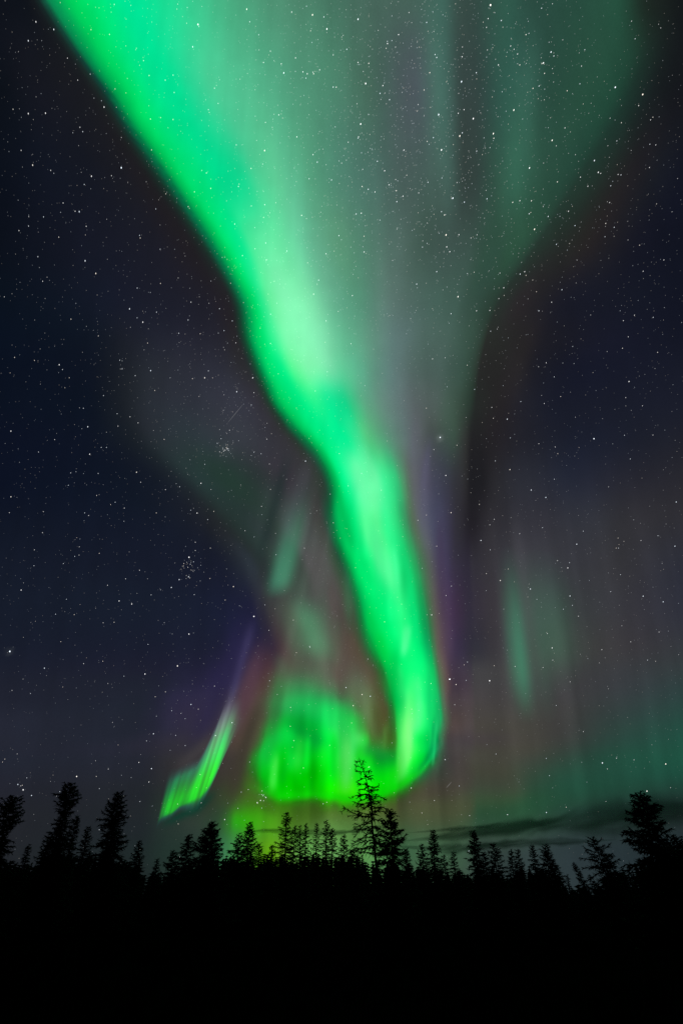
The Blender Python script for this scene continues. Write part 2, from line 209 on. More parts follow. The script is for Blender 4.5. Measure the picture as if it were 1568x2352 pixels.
# soft luminous strokes: (points, half width, half width at the end, colour, strength), in the same directions as the rows
LZ = lambda *p: [(a * .51 + 282, b * .51 + 1411) for a, b in p]
STROKES = [
 (LZ((700, 330), (640, 560), (600, 720)), 30, 16, (40, 120, 50), .25),
 (LZ((650, 300), (635, 420), (592, 580)), 17, 13, (84, 74, 62), .55),
 (LZ((560, 740), (612, 830), (680, 880)), 12, 15, (68, 102, 36), .7),
 (LZ((720, 395), (800, 395), (900, 440), (985, 510), (1030, 600), (1015, 720)), 24, 20, (34, 214, 94), .5),
 ([(655, 1655), (695, 1685), (738, 1705)], 15, 17, (4, 166, 54), .7),
 (LZ((625, 650), (665, 570), (735, 530), (800, 600)), 12, 16, (8, 208, 70), .5),
 (LZ((690, 480), (660, 600), (640, 690)), 16, 16, (30, 190, 70), .4),
 (LZ((1075, 400), (1115, 480), (1135, 560)), 12, 12, (92, 112, 72), .5),
 (LZ((690, 640), (672, 790)), 8, 9, (84, 242, 84), .65),
 (LZ((800, 560), (785, 700)), 12, 12, (50, 242, 66), .5),
 (LZ((735, 650), (715, 770)), 8, 9, (0, 178, 24), .5),
 (LZ((860, 650), (842, 800)), 8, 9, (0, 186, 10), .5),
 (LZ((905, 600), (900, 760)), 9, 9, (20, 238, 44), .4),
 (LZ((1010, 560), (1015, 660), (1000, 790)), 11, 14, (100, 255, 104), .6),
 (LZ((1275, 460), (1275, 640), (1250, 760)), 15, 14, (118, 255, 122), .6),
 (LZ((1335, 380), (1330, 520)), 7, 7, (92, 246, 142), .4),
 (LZ((1400, 480), (1385, 650)), 3.5, 3.5, (12, 170, 96), .6),
 (LZ((1415, 480), (1395, 680)), 3, 3, (50, 226, 134), .5),
 (LZ((1440, 480), (1420, 690)), 4, 5, (72, 122, 92), .5),
 (LZ((1290, 60), (1270, 170)), 7, 7, (96, 250, 158), .5),
 (LZ((1185, 500), (1175, 610)), 6, 6, (86, 148, 62), .5),
 (LZ((1085, 350), (1100, 470)), 9, 8, (104, 128, 92), .4),
 (LZ((640, 800), (700, 822), (850, 812), (950, 822), (1040, 836), (1160, 812), (1240, 775), (1330, 715)), 11, 8, (6, 232, 8), .55),
 (LZ((1090, 610), (1150, 625), (1200, 640)), 10, 12, (16, 165, 52), .45),
 ([(500, 1690), (520, 1635), (540, 1575)], 7, 8, (106, 102, 116), .8),
 ([(532, 1600), (557, 1507), (575, 1445)], 9, 11, (68, 64, 104), .8),
 ([(446, 1712), (505, 1590), (566, 1430)], 26, 34, (40, 36, 68), .6),
 ([(410, 1764), (440, 1737), (484, 1700)], 14, 14, (66, 63, 65), .65),
 ([(546, 1660), (575, 1565), (600, 1490)], 18, 22, (86, 60, 72), .65),
 ([(604, 1590), (618, 1500)], 12, 14, (76, 50, 54), .4),
 ([(530, 1840), (556, 1730), (592, 1630)], 17, 12, (60, 55, 47), .65),
 ([(384, 1890), (420, 1872), (450, 1862), (484, 1828)], 8, 9, (8, 62, 46), .65),
 ([(634, 1560), (640, 1600), (622, 1680)], 16, 12, (56, 120, 66), .45),
 (LZ((760, 560), (752, 690)), 7, 8, (6, 196, 52), .5),
 (LZ((835, 560), (822, 700)), 7, 8, (16, 250, 62), .45),
 (LZ((950, 560), (945, 740)), 8, 9, (4, 204, 36), .5),
 (LZ((655, 700), (640, 800)), 6, 6, (0, 190, 20), .4),
 (LZ((900, 700), (890, 810)), 7, 7, (0, 200, 6), .4),
 (LZ((1065, 600), (1060, 800)), 9, 9, (10, 214, 30), .5),
 (LZ((1110, 640), (1105, 780)), 9, 9, (40, 240, 50), .4),
 (LZ((1225, 700), (1190, 800)), 9, 9, (20, 225, 20), .4),
 (LZ((700, 190), (735, 290)), 14, 18, (80, 104, 82), .4),
 (LZ((900, 200), (930, 330)), 12, 14, (100, 104, 90), .4),
 (LZ((960, 240), (990, 380)), 9, 12, (94, 78, 72), .4),
 (LZ((1135, 420), (1160, 560)), 9, 9, (78, 84, 46), .5),
 # folds and knots inside the ribbon
 ([(812, 1045), (830, 1105), (852, 1165)], 24, 21, (114, 255, 174), .7),
 ([(852, 1205), (868, 1260), (892, 1325)], 12, 16, (84, 255, 156), .65),
 ([(904, 1262), (914, 1345)], 8, 9, (72, 252, 156), .5),
 ([(781, 1150), (792, 1200), (806, 1250)], 13, 12, (0, 186, 86), .6),
 ([(834, 1280), (850, 1345)], 13, 12, (0, 214, 100), .6),
 ([(844, 1400), (856, 1450)], 11, 11, (0, 196, 74), .5),
 ([(872, 1460), (888, 1520)], 12, 11, (0, 206, 70), .5),
 ([(894, 1360), (900, 1425)], 9, 9, (30, 248, 132), .5),
 ([(931, 1440), (925, 1505)], 7, 7, (84, 252, 152), .6),
 ([(950, 1400), (960, 1470)], 9, 9, (8, 216, 112), .45),
 ([(915, 1530), (925, 1600)], 9, 10, (58, 244, 128), .5),
 ([(905, 1500), (908, 1560)], 7, 7, (0, 214, 88), .4),
 ([(960, 1560), (965, 1640)], 7, 8, (72, 244, 132), .4),
 ([(985, 1540), (985, 1650)], 5, 5, (14, 206, 108), .4),
 ([(300, 80), (420, 300), (520, 480)], 40, 34, (6, 222, 146), .3),
 ([(470, 150), (560, 330)], 40, 50, (84, 200, 150), .2),
 # mauve and grey rays left of the ribbon
 ([(712, 1060), (680, 1150), (650, 1240)], 17, 15, (68, 64, 74), .5),
 ([(655, 1070), (625, 1180), (598, 1270)], 14, 12, (32, 46, 46), .55),
 ([(750, 1210), (728, 1310), (716, 1400)], 17, 20, (80, 78, 78), .5),
 ([(690, 1180), (668, 1290), (676, 1380)], 9, 12, (58, 76, 66), .4),
 ([(792, 1310), (804, 1440)], 10, 11, (54, 94, 68), .45),
 ([(760, 1340), (770, 1460)], 9, 11, (88, 78, 76), .5),
 ([(655, 1390), (690, 1450), (720, 1540)], 14, 18, (78, 72, 66), .4),
 ([(770, 1460), (785, 1560)], 13, 14, (96, 82, 76), .4),
 # grey lavender rays right of the ribbon
 ([(955, 960), (948, 1060), (962, 1180)], 12, 12, (96, 96, 108), .45),
 ([(986, 1020), (972, 1110), (974, 1200)], 8, 11, (88, 88, 112), .5),
 ([(1010, 1200), (1018, 1420)], 11, 12, (66, 52, 78), .4),
 ([(1050, 1050), (1048, 1300)], 12, 14, (46, 46, 50), .4),
 ([(1120, 1180), (1135, 1500)], 22, 26, (58, 56, 60), .4),
 ([(1180, 1200), (1185, 1420)], 14, 14, (68, 68, 72), .3),
]


def strokes(c, x, y):
    for pts, w0, w1, col, a in STROKES:
        P = np.array(pts); m = max(w0, w1) * 2.8; m = max(m, .45 * float(np.ptp(P[:, 0]) + np.ptp(P[:, 1])))
        sel = (x > P[:, 0].min() - m) & (x < P[:, 0].max() + m) & (y > P[:, 1].min() - m * 2.6) & (y < P[:, 1].max() + m * 2.6)
        if not sel.any(): continue
        X, Y = x[sel], y[sel]; best = np.full(X.shape, 1e9); along = np.zeros(X.shape)
        n = len(P) - 1; seg = np.hypot(*np.diff(P, axis=0).T); cum = np.concatenate([[0], np.cumsum(seg)]); tot = cum[-1]
        for i in range(n):
            d = P[i + 1] - P[i]; L2 = float(d @ d)
            t = ((X - P[i, 0]) * d[0] + (Y - P[i, 1]) * d[1]) / L2
            t = np.clip(t, 0 if i else -9, 1 if i < n - 1 else 9)     # the first and last leg run on past their ends
            e = np.hypot(X - P[i, 0] - t * d[0], Y - P[i, 1] - t * d[1])
            use = e < best; best = np.where(use, e, best); along = np.where(use, cum[i] + t * seg[i], along)
        q = along / tot; w = w0 + (w1 - w0) * np.clip(q, 0, 1)
        soft = .32 + min(.6, max(w0, w1) / tot)
        fade = sstep(-soft * .6, soft * .6, q) * (1 - sstep(1 - soft * .6, 1 + soft * .6, q))
        al = (a * np.exp(-(best / w) ** 2) * fade)[..., None]
        c[sel] = c[sel] * (1 - al) + np.array(col, float) * al
    return c




def glow(x, y):
    """linear radiance of sky plus aurora in direction (x, y)"""
    x = np.asarray(x, float); y = np.clip(np.asarray(y, float), row_y[0], row_y[-1])
    u = to_u(x, y) / 7 * (len(UQ) - 1)
    j = np.clip(u.astype(int), 0, len(UQ) - 2); fu = (u - j)[..., None]
    v = (y - YD[0]) / 4.0; i = np.clip(v.astype(int), 0, len(YD) - 2); t = (v - i)[..., None]
    g = lambda k: TAB[k, j] * (1 - fu) + TAB[k, j + 1] * fu
    c = strokes(g(i) * (1 - t) + g(i + 1) * t, x, y)
    # rays: fine streaks that follow the field lines (nearly vertical, converging high above the frame)
    k = (x - 760) / (y + 2600) * 3600 + 760
    r = vnoise(k / 26.0, y / 420.0, 3) * 0.6 + vnoise(k / 11.0, y / 260.0, 5) * 0.4
    amp = 0.022 + 0.14 * sstep(1480, 1700, y) * sstep(560, 640, x) * (1 - sstep(1030, 1080, x)) + 0.04 * sstep(950, 1250, y) * sstep(980, 1080, x) + 0.02 * sstep(1050, 1300, y)
    c = c * (1 + (amp * r)[..., None])
    # folds and knots inside the ribbon
    xl = np.interp(y, [p[0] for p in XL], [p[1] for p in XL]); xr = np.interp(y, [p[0] for p in XR], [p[1] for p in XR])
    m3 = sstep(-5, 35, x - xl) * sstep(-10, 30, xr - x) * (.35 * sstep(880, 1080, y) + .65 * sstep(1150, 1450, y)) * (1 - .4 * sstep(1600, 1720, y))
    kn = vnoise(k / 19.0 + 40, y / 95.0, 31) * .5 + vnoise(k / 11.0, y / 95.0, 32) * .22 + vnoise(k / 34.0, y / 60.0, 33) * .35
    c = c * (1 + m3[..., None] * np.minimum(kn, .25)[..., None] * np.array([.40, .12, .17]))
    # the wide veil is greyer than the ribbon
    x3 = np.interp(y, [p[0] for p in X3], [p[1] for p in X3])
    m4 = (.16 * sstep(0, 120, x - xr) * sstep(-20, 120, x3 - x) * (1 - sstep(900, 1050, y)))[..., None]
    c = c * (1 - m4) + (c @ np.array([.35, .45, .2]))[..., None] * m4
    # slanting rays left of the ribbon
    k2 = x + (y - 1300) * .24
    m2 = np.exp(-((x - 690) / 100) ** 2 - ((y - 1330) / 260) ** 2)
    c = c * (1 + (.13 * m2 * (vnoise(k2 / 22.0, y / 300.0, 13) * .65 + vnoise(k2 / 9.0, y / 200.0, 14) * .35))[..., None])
    c = c * (1 + 0.02 * vnoise(x / 70.0, y / 90.0, 8) + 0.012 * vnoise(x / 23.0, y / 26.0, 9))[..., None]
    return lin(c)


CAP = 0.20


def split(L):
    """the part that belongs to the sky behind, and the part the bright ribbon adds"""
    g = L[..., 1:2]
    s = np.minimum(1, CAP / np.maximum(g, 1e-6))
    return L * s, L * (1 - s)


# ------------------------------------------------------------------ materials
def emission_mat(name, additive, grain=0.0):
    m = bpy.data.materials.new(name); m.use_nodes = True
    nt = m.node_tree; nt.nodes.clear()
    out = nt.nodes.new('ShaderNodeOutputMaterial')
    at = nt.nodes.new('ShaderNodeAttribute'); at.attribute_name = 'radiance'
    em = nt.nodes.new('ShaderNodeEmission')
    src = at.outputs['Color']
    if grain:
        tc = nt.nodes.new('ShaderNodeTexCoord')
        nz = nt.nodes.new('ShaderNodeTexNoise'); nz.inputs['Scale'].default_value = 0.011; nz.inputs['Detail'].default_value = 2
        nt.links.new(tc.outputs['Object'], nz.inputs['Vector'])
        mr = nt.nodes.new('ShaderNodeMapRange')
        mr.inputs['From Min'].default_value = 0.25; mr.inputs['From Max'].default_value = 0.75
        mr.inputs['To Min'].default_value = 1 - grain; mr.inputs['To Max'].default_value = 1 + grain
        nt.links.new(nz.outputs['Fac'], mr.inputs['Value'])
        vm = nt.nodes.new('ShaderNodeVectorMath'); vm.operation = 'SCALE'
        nt.links.new(src, vm.inputs[0]); nt.links.new(mr.outputs[0], vm.inputs['Scale'])
        src = vm.outputs[0]
    nt.links.new(src, em.inputs['Color'])
    if additive:
        tr = nt.nodes.new('ShaderNodeBsdfTransparent'); ad = nt.nodes.new('ShaderNodeAddShader')
        nt.links.new(em.outputs[0], ad.inputs[0]); nt.links.new(tr.outputs[0], ad.inputs[1]); nt.links.new(ad.outputs[0], out.inputs[0])
    else:
        nt.links.new(em.outputs[0], out.inputs[0])
    m.cycles.emission_sampling = 'NONE'
    return m


def matte(name, c1, c2, scale, rough=0.95, bump=0.0):
    m = bpy.data.materials.new(name); m.use_nodes = True
    nt = m.node_tree; p = nt.nodes['Principled BSDF']
    p.inputs['Roughness'].default_value = rough
    p.inputs['Specular IOR Level'].default_value = 0.15
    tc = nt.nodes.new('ShaderNodeTexCoord')
    nz = nt.nodes.new('ShaderNodeTexNoise'); nz.inputs['Scale'].default_value = scale; nz.inputs['Detail'].default_value = 5
    nt.links.new(tc.outputs['Object'], nz.inputs['Vector'])
    cr = nt.nodes.new('ShaderNodeValToRGB')
    cr.color_ramp.elements[0].position = 0.35; cr.color_ramp.elements[0].color = (*c1, 1)
    cr.color_ramp.elements[1].position = 0.65; cr.color_ramp.elements[1].color = (*c2, 1)
    nt.links.new(nz.outputs['Fac'], cr.inputs[0]); nt.links.new(cr.outputs[0], p.inputs['Base Color'])
    if bump:
        b = nt.nodes.new('ShaderNodeBump'); b.inputs['Distance'].default_value = bump
        nt.links.new(nz.outputs['Fac'], b.inputs['Height']); nt.links.new(b.outputs[0], p.inputs['Normal'])
    return m


M_SKY = emission_mat('night_sky_light', False, 0.05)
M_AUR = emission_mat('aurora_light', True)
M_STAR = emission_mat('star_light', True)
M_BARK = matte('spruce_bark', (0.012, 0.010, 0.008), (0.026, 0.022, 0.018), 14, bump=0.01)
M_NEEDLE = matte('spruce_needles', (0.006, 0.012, 0.006), (0.014, 0.024, 0.012), 3)
M_MOSS = matte('boggy_ground', (0.002, 0.0026, 0.002), (0.0045, 0.0045, 0.0035), 0.35, bump=0.15)
M_HEATH = matte('heath_shrubs', (0.0012, 0.0016, 0.001), (0.002, 0.0024, 0.0016), 2)


for m_ in (M_MOSS, M_HEATH):
    m_.node_tree.nodes['Principled BSDF'].inputs['Specular IOR Level'].default_value = 0.0


def set_radiance(o, rgb):
    a = o.data.attributes.new('radiance', 'FLOAT_COLOR', 'POINT')
    buf = np.ones((len(rgb), 4), np.float32); buf[:, :3] = rgb
    a.data.foreach_set('color', buf.ravel())


# ------------------------------------------------------------------ sky dome (structure)
RS = 42000.0
az = np.radians(np.unique(np.concatenate([np.arange(-180, -75, 2.5), np.arange(-75, 75.01, 0.34), np.arange(75, 180, 2.5)])))
el = np.radians(np.concatenate([np.arange(-3, 89.8, 0.34), [89.9]]))
AZ, EL = np.meshgrid(az, el)
D = np.stack([np.sin(AZ) * np.cos(EL), np.cos(AZ) * np.cos(EL), np.sin(EL)], -1)
px, py, front = plane_coords(D)
Ls, _ = split(glow(np.clip(px, -150, 1718), py))
# the Andromeda galaxy's smudge and the halo of the brightest star
for cx, cy, s, a in ((1010, 1006, 5.0, .07), (22, 1497, 4.5, .03), (518, 1033, 12, .012), (602, 1832, 9, .01)):
    Ls = Ls + (a * np.exp(-((px - cx) ** 2 + (py - cy) ** 2) / (2 * s * s)))[..., None] * np.array([.9, 1, 1]) * (front > .05)[..., None]
base = lin([9, 12, 20])
inside = sstep(-900, -60, px) * (1 - sstep(1628, 2500, px)) * sstep(-1300, -60, py) * (front > 0.05)
Ls = Ls * inside[..., None] + base * (1 - inside[..., None])
ny, nx = AZ.shape
idx = np.arange(ny * nx).reshape(ny, nx)
q = np.stack([idx[:-1, :], idx[1:, :], np.roll(idx, -1, 1)[1:, :], np.roll(idx, -1, 1)[:-1, :]], -1).reshape(-1, 4)
sv = (D * RS + CAM).reshape(-1, 3)
sky = link_mesh('sky', np.vstack([sv, [[0, 0, RS + 1.6]]]), [tuple(f) for f in q.tolist()] + [(int(idx[-1, i]), len(sv), int(idx[-1, (i + 1) % nx])) for i in range(nx)], M_SKY)
set_radiance(sky, np.vstack([Ls.reshape(-1, 3), [base]]))
tag(sky, kind='structure')


# ------------------------------------------------------------------ aurora: glowing sheets hanging in the upper air
def air_distance(y, x, seed=0, low=9000.0):
    """distance to a sheet whose foot hangs at one height: near overhead, far towards the horizon"""
    e = direction(x, y)[..., 2]
    return np.clip(low / np.maximum(e + 0.12, 0.05), 8000, 30000) * (1 + 0.03 * np.sin(x / 140.0 + seed) * np.cos(y / 260.0))


def sheet(name, X, Y, rgb, seed, low=9000.0, thr=0.0015):
    P = direction(X, Y) * air_distance(Y, X, seed, low)[..., None] + CAM
    n0, n1 = X.shape
    idx = np.arange(n0 * n1).reshape(n0, n1)
    lum = rgb.max(-1)
    fm = np.maximum.reduce([lum[:-1, :-1], lum[1:, :-1], lum[1:, 1:], lum[:-1, 1:]]) > thr
    q = np.stack([idx[:-1, :-1], idx[1:, :-1], idx[1:, 1:], idx[:-1, 1:]], -1)[fm]
    used = np.unique(q); remap = -np.ones(n0 * n1, int); remap[used] = np.arange(len(used))
    o = link_mesh(name, P.reshape(-1, 3)[used], remap[q].tolist(), M_AUR)
    set_radiance(o, rgb.reshape(-1, 3)[used])
    for p in o.data.polygons: p.use_smooth = True
    return o


xs = np.arange(60, 1120, 3.0); ys = np.concatenate([np.arange(-60, 1480, 5.0), np.arange(1480, 2040, 2.6)])
X, Y = np.meshgrid(xs, ys)
_, La = split(glow(X, Y))
upper = np.ones_like(Y)
ribbon = sheet('aurora', X, Y, La, 0.0)
tag(ribbon, 'bright green aurora ribbon falling from the top left into a glowing loop above the trees', 'aurora', 'bands of northern lights')

# small slanted curtain low on the left
foot = np.array([(358, 1898), (371, 1882), (393, 1872), (414, 1856), (436, 1850), (451, 1845), (473, 1822), (491, 1793), (509, 1752), (524, 1720)], float)
head = np.array([(386, 1765), (405, 1762), (431, 1750), (457, 1738), (500, 1655), (524, 1605), (548, 1595), (560, 1600), (566, 1615), (574, 1640)], float)
sN = np.arange(10.0)
tN = np.array([-.10, 0, .07, .2, .38, .55, .72, .86, 1.0])
# additive colours (display values) per ray from foot to head
CUR = [
    [0] * 9,
    [(0, 0, 0), (0, 70, 50), (0, 150, 42), (0, 186, 28), (0, 172, 46), (0, 140, 64), (0, 108, 66), (10, 56, 44), (0, 0, 0)],
    [(0, 0, 0), (0, 80, 45), (0, 186, 10), (0, 200, 2), (0, 176, 18), (0, 142, 44), (0, 124, 68), (12, 62, 50), (0, 0, 0)],
    [(0, 0, 0), (0, 66, 50), (0, 150, 20), (0, 172, 10), (0, 146, 30), (0, 122, 52), (0, 108, 70), (18, 54, 46), (0, 0, 0)],
    [(0, 0, 0), (0, 80, 50), (0, 192, 12), (0, 206, 16), (12, 188, 56), (34, 150, 82), (44, 108, 78), (34, 56, 52), (0, 0, 0)],
    [(0, 0, 0), (0, 100, 45), (0, 216, 12), (0, 230, 20), (46, 234, 88), (90, 212, 120), (100, 152, 112), (78, 90, 86), (0, 0, 0)],
    [(0, 0, 0), (0, 90, 50), (0, 190, 22), (0, 220, 30), (16, 214, 70), (34, 186, 92), (66, 122, 84), (50, 62, 58), (0, 0, 0)],
    [(0, 0, 0), (0, 60, 40), (0, 130, 60), (0, 174, 60), (6, 166, 74), (34, 116, 72), (46, 78, 56), (26, 34, 32), (0, 0, 0)],
    [(0, 0, 0), (0, 20, 14), (0, 58, 40), (6, 88, 56), (18, 78, 50), (28, 60, 42), (18, 34, 28), (6, 8, 6), (0, 0, 0)],
    [0] * 9]
CUR = np.array([[(0, 0, 0)] * 9 if r[0] == 0 else r for r in CUR], float)
CUR = np.array([[(0, 0, 0)] * 9 if not np.any(r) else r for r in CUR])
S = np.linspace(0, 9, 110); Tt = np.linspace(-.10, 1, 110)
FP = pchip(sN, foot, S); HP = pchip(sN, head, S)
Cs = pchip(sN, CUR, S) if False else np.stack([pchip(sN, CUR[:, k], S) for k in range(9)], 1)
Cst = np.stack([pchip(tN, Cs[i], Tt) for i in range(len(S))], 0)
TT = Tt[None, :, None]
PP = FP[:, None, :] * (1 - TT) + HP[:, None, :] * TT
ray = 0.97 + 0.17 * vnoise(S * 2.2, S * 0, 21)[:, None, None] + 0.10 * vnoise(S * 5.1, S * 0, 22)[:, None, None]
o = sheet('aurora', PP[..., 0], PP[..., 1], lin(Cst * ray) * .95, 2.0, 8200)
tag(o, 'small slanted green aurora curtain left of the loop, fading up into a violet streak', 'aurora', 'bands of northern lights')


def patch(x0, x1, y0, y1, fn, seed, label):
    X, Y = np.meshgrid(np.arange(x0, x1, 3.0), np.arange(y0, y1, 4.0))
    o = sheet('aurora', X, Y, fn(X, Y), seed, 9600)
    return tag(o, label, 'aurora', 'bands of northern lights')


def f1(X, Y):
    c = 636 + (1365 - Y) * 0.25
    w = 23 + (1365 - Y) * 0.02
    a = np.exp(-np.abs((X - c) / w) ** 2.6) * (1 - sstep(1328, 1380, Y)) * np.exp(-(np.clip(1325 - Y, 0, None) / 125.0) ** 2)
    return np.clip(a, 0, 1)[..., None] * np.array([.018, .165, .085])


patch(590, 770, 1020, 1400, f1, 1.0, 'faint pale green slanted aurora patch left of the ribbon, above the other pale patch')


def f2(X, Y):
    c = 704 + (Y - 1420) * 0.30
    a = np.exp(-((X - c) / 34.0) ** 2) * sstep(1360, 1430, Y) * (1 - sstep(1470, 1530, Y))
    a2 = .5 * np.exp(-((X - 772) / 13.0) ** 2) * sstep(1400, 1450, Y) * (1 - sstep(1500, 1560, Y)) + .3 * np.exp(-((X - 742) / 20.0) ** 2) * sstep(1420, 1500, Y) * (1 - sstep(1500, 1570, Y))
    a3 = .25 * np.exp(-((X - 800) / 12.0) ** 2) * sstep(1290, 1350, Y) * (1 - sstep(1380, 1430, Y))
    return (a + a2 * .3 + a3)[..., None] * np.array([.012, .125, .05])


patch(620, 850, 1280, 1580, f2, 1.7, 'faint pale green aurora patch just above the glowing loop, left of the ribbon')


def f3(X, Y):
    k = (X - 760) / (Y + 2600) * 4100 + 760
    a = np.exp(-((k - 1193) / 20.0) ** 2) * sstep(1240, 1520, Y) * (1 - sstep(1530, 1670, Y))
    b = .15 * np.exp(-((k - 1170) / 10.0) ** 2) * sstep(1300, 1480, Y) * (1 - sstep(1500, 1640, Y))
    c = .22 * np.exp(-((k - 1274) / 36.0) ** 2) * sstep(1240, 1450, Y) * (1 - sstep(1470, 1610, Y))
    d = .15 * np.exp(-((k - 1240) / 20.0) ** 2) * sstep(1240, 1450, Y) * (1 - sstep(1540, 1680, Y))
    return (a + b + c + d)[..., None] * np.array([.002, .135, .062])


patch(1100, 1400, 1220, 1690, f3, 3.0, 'faint dull green vertical aurora rays alone in the sky right of the ribbon')

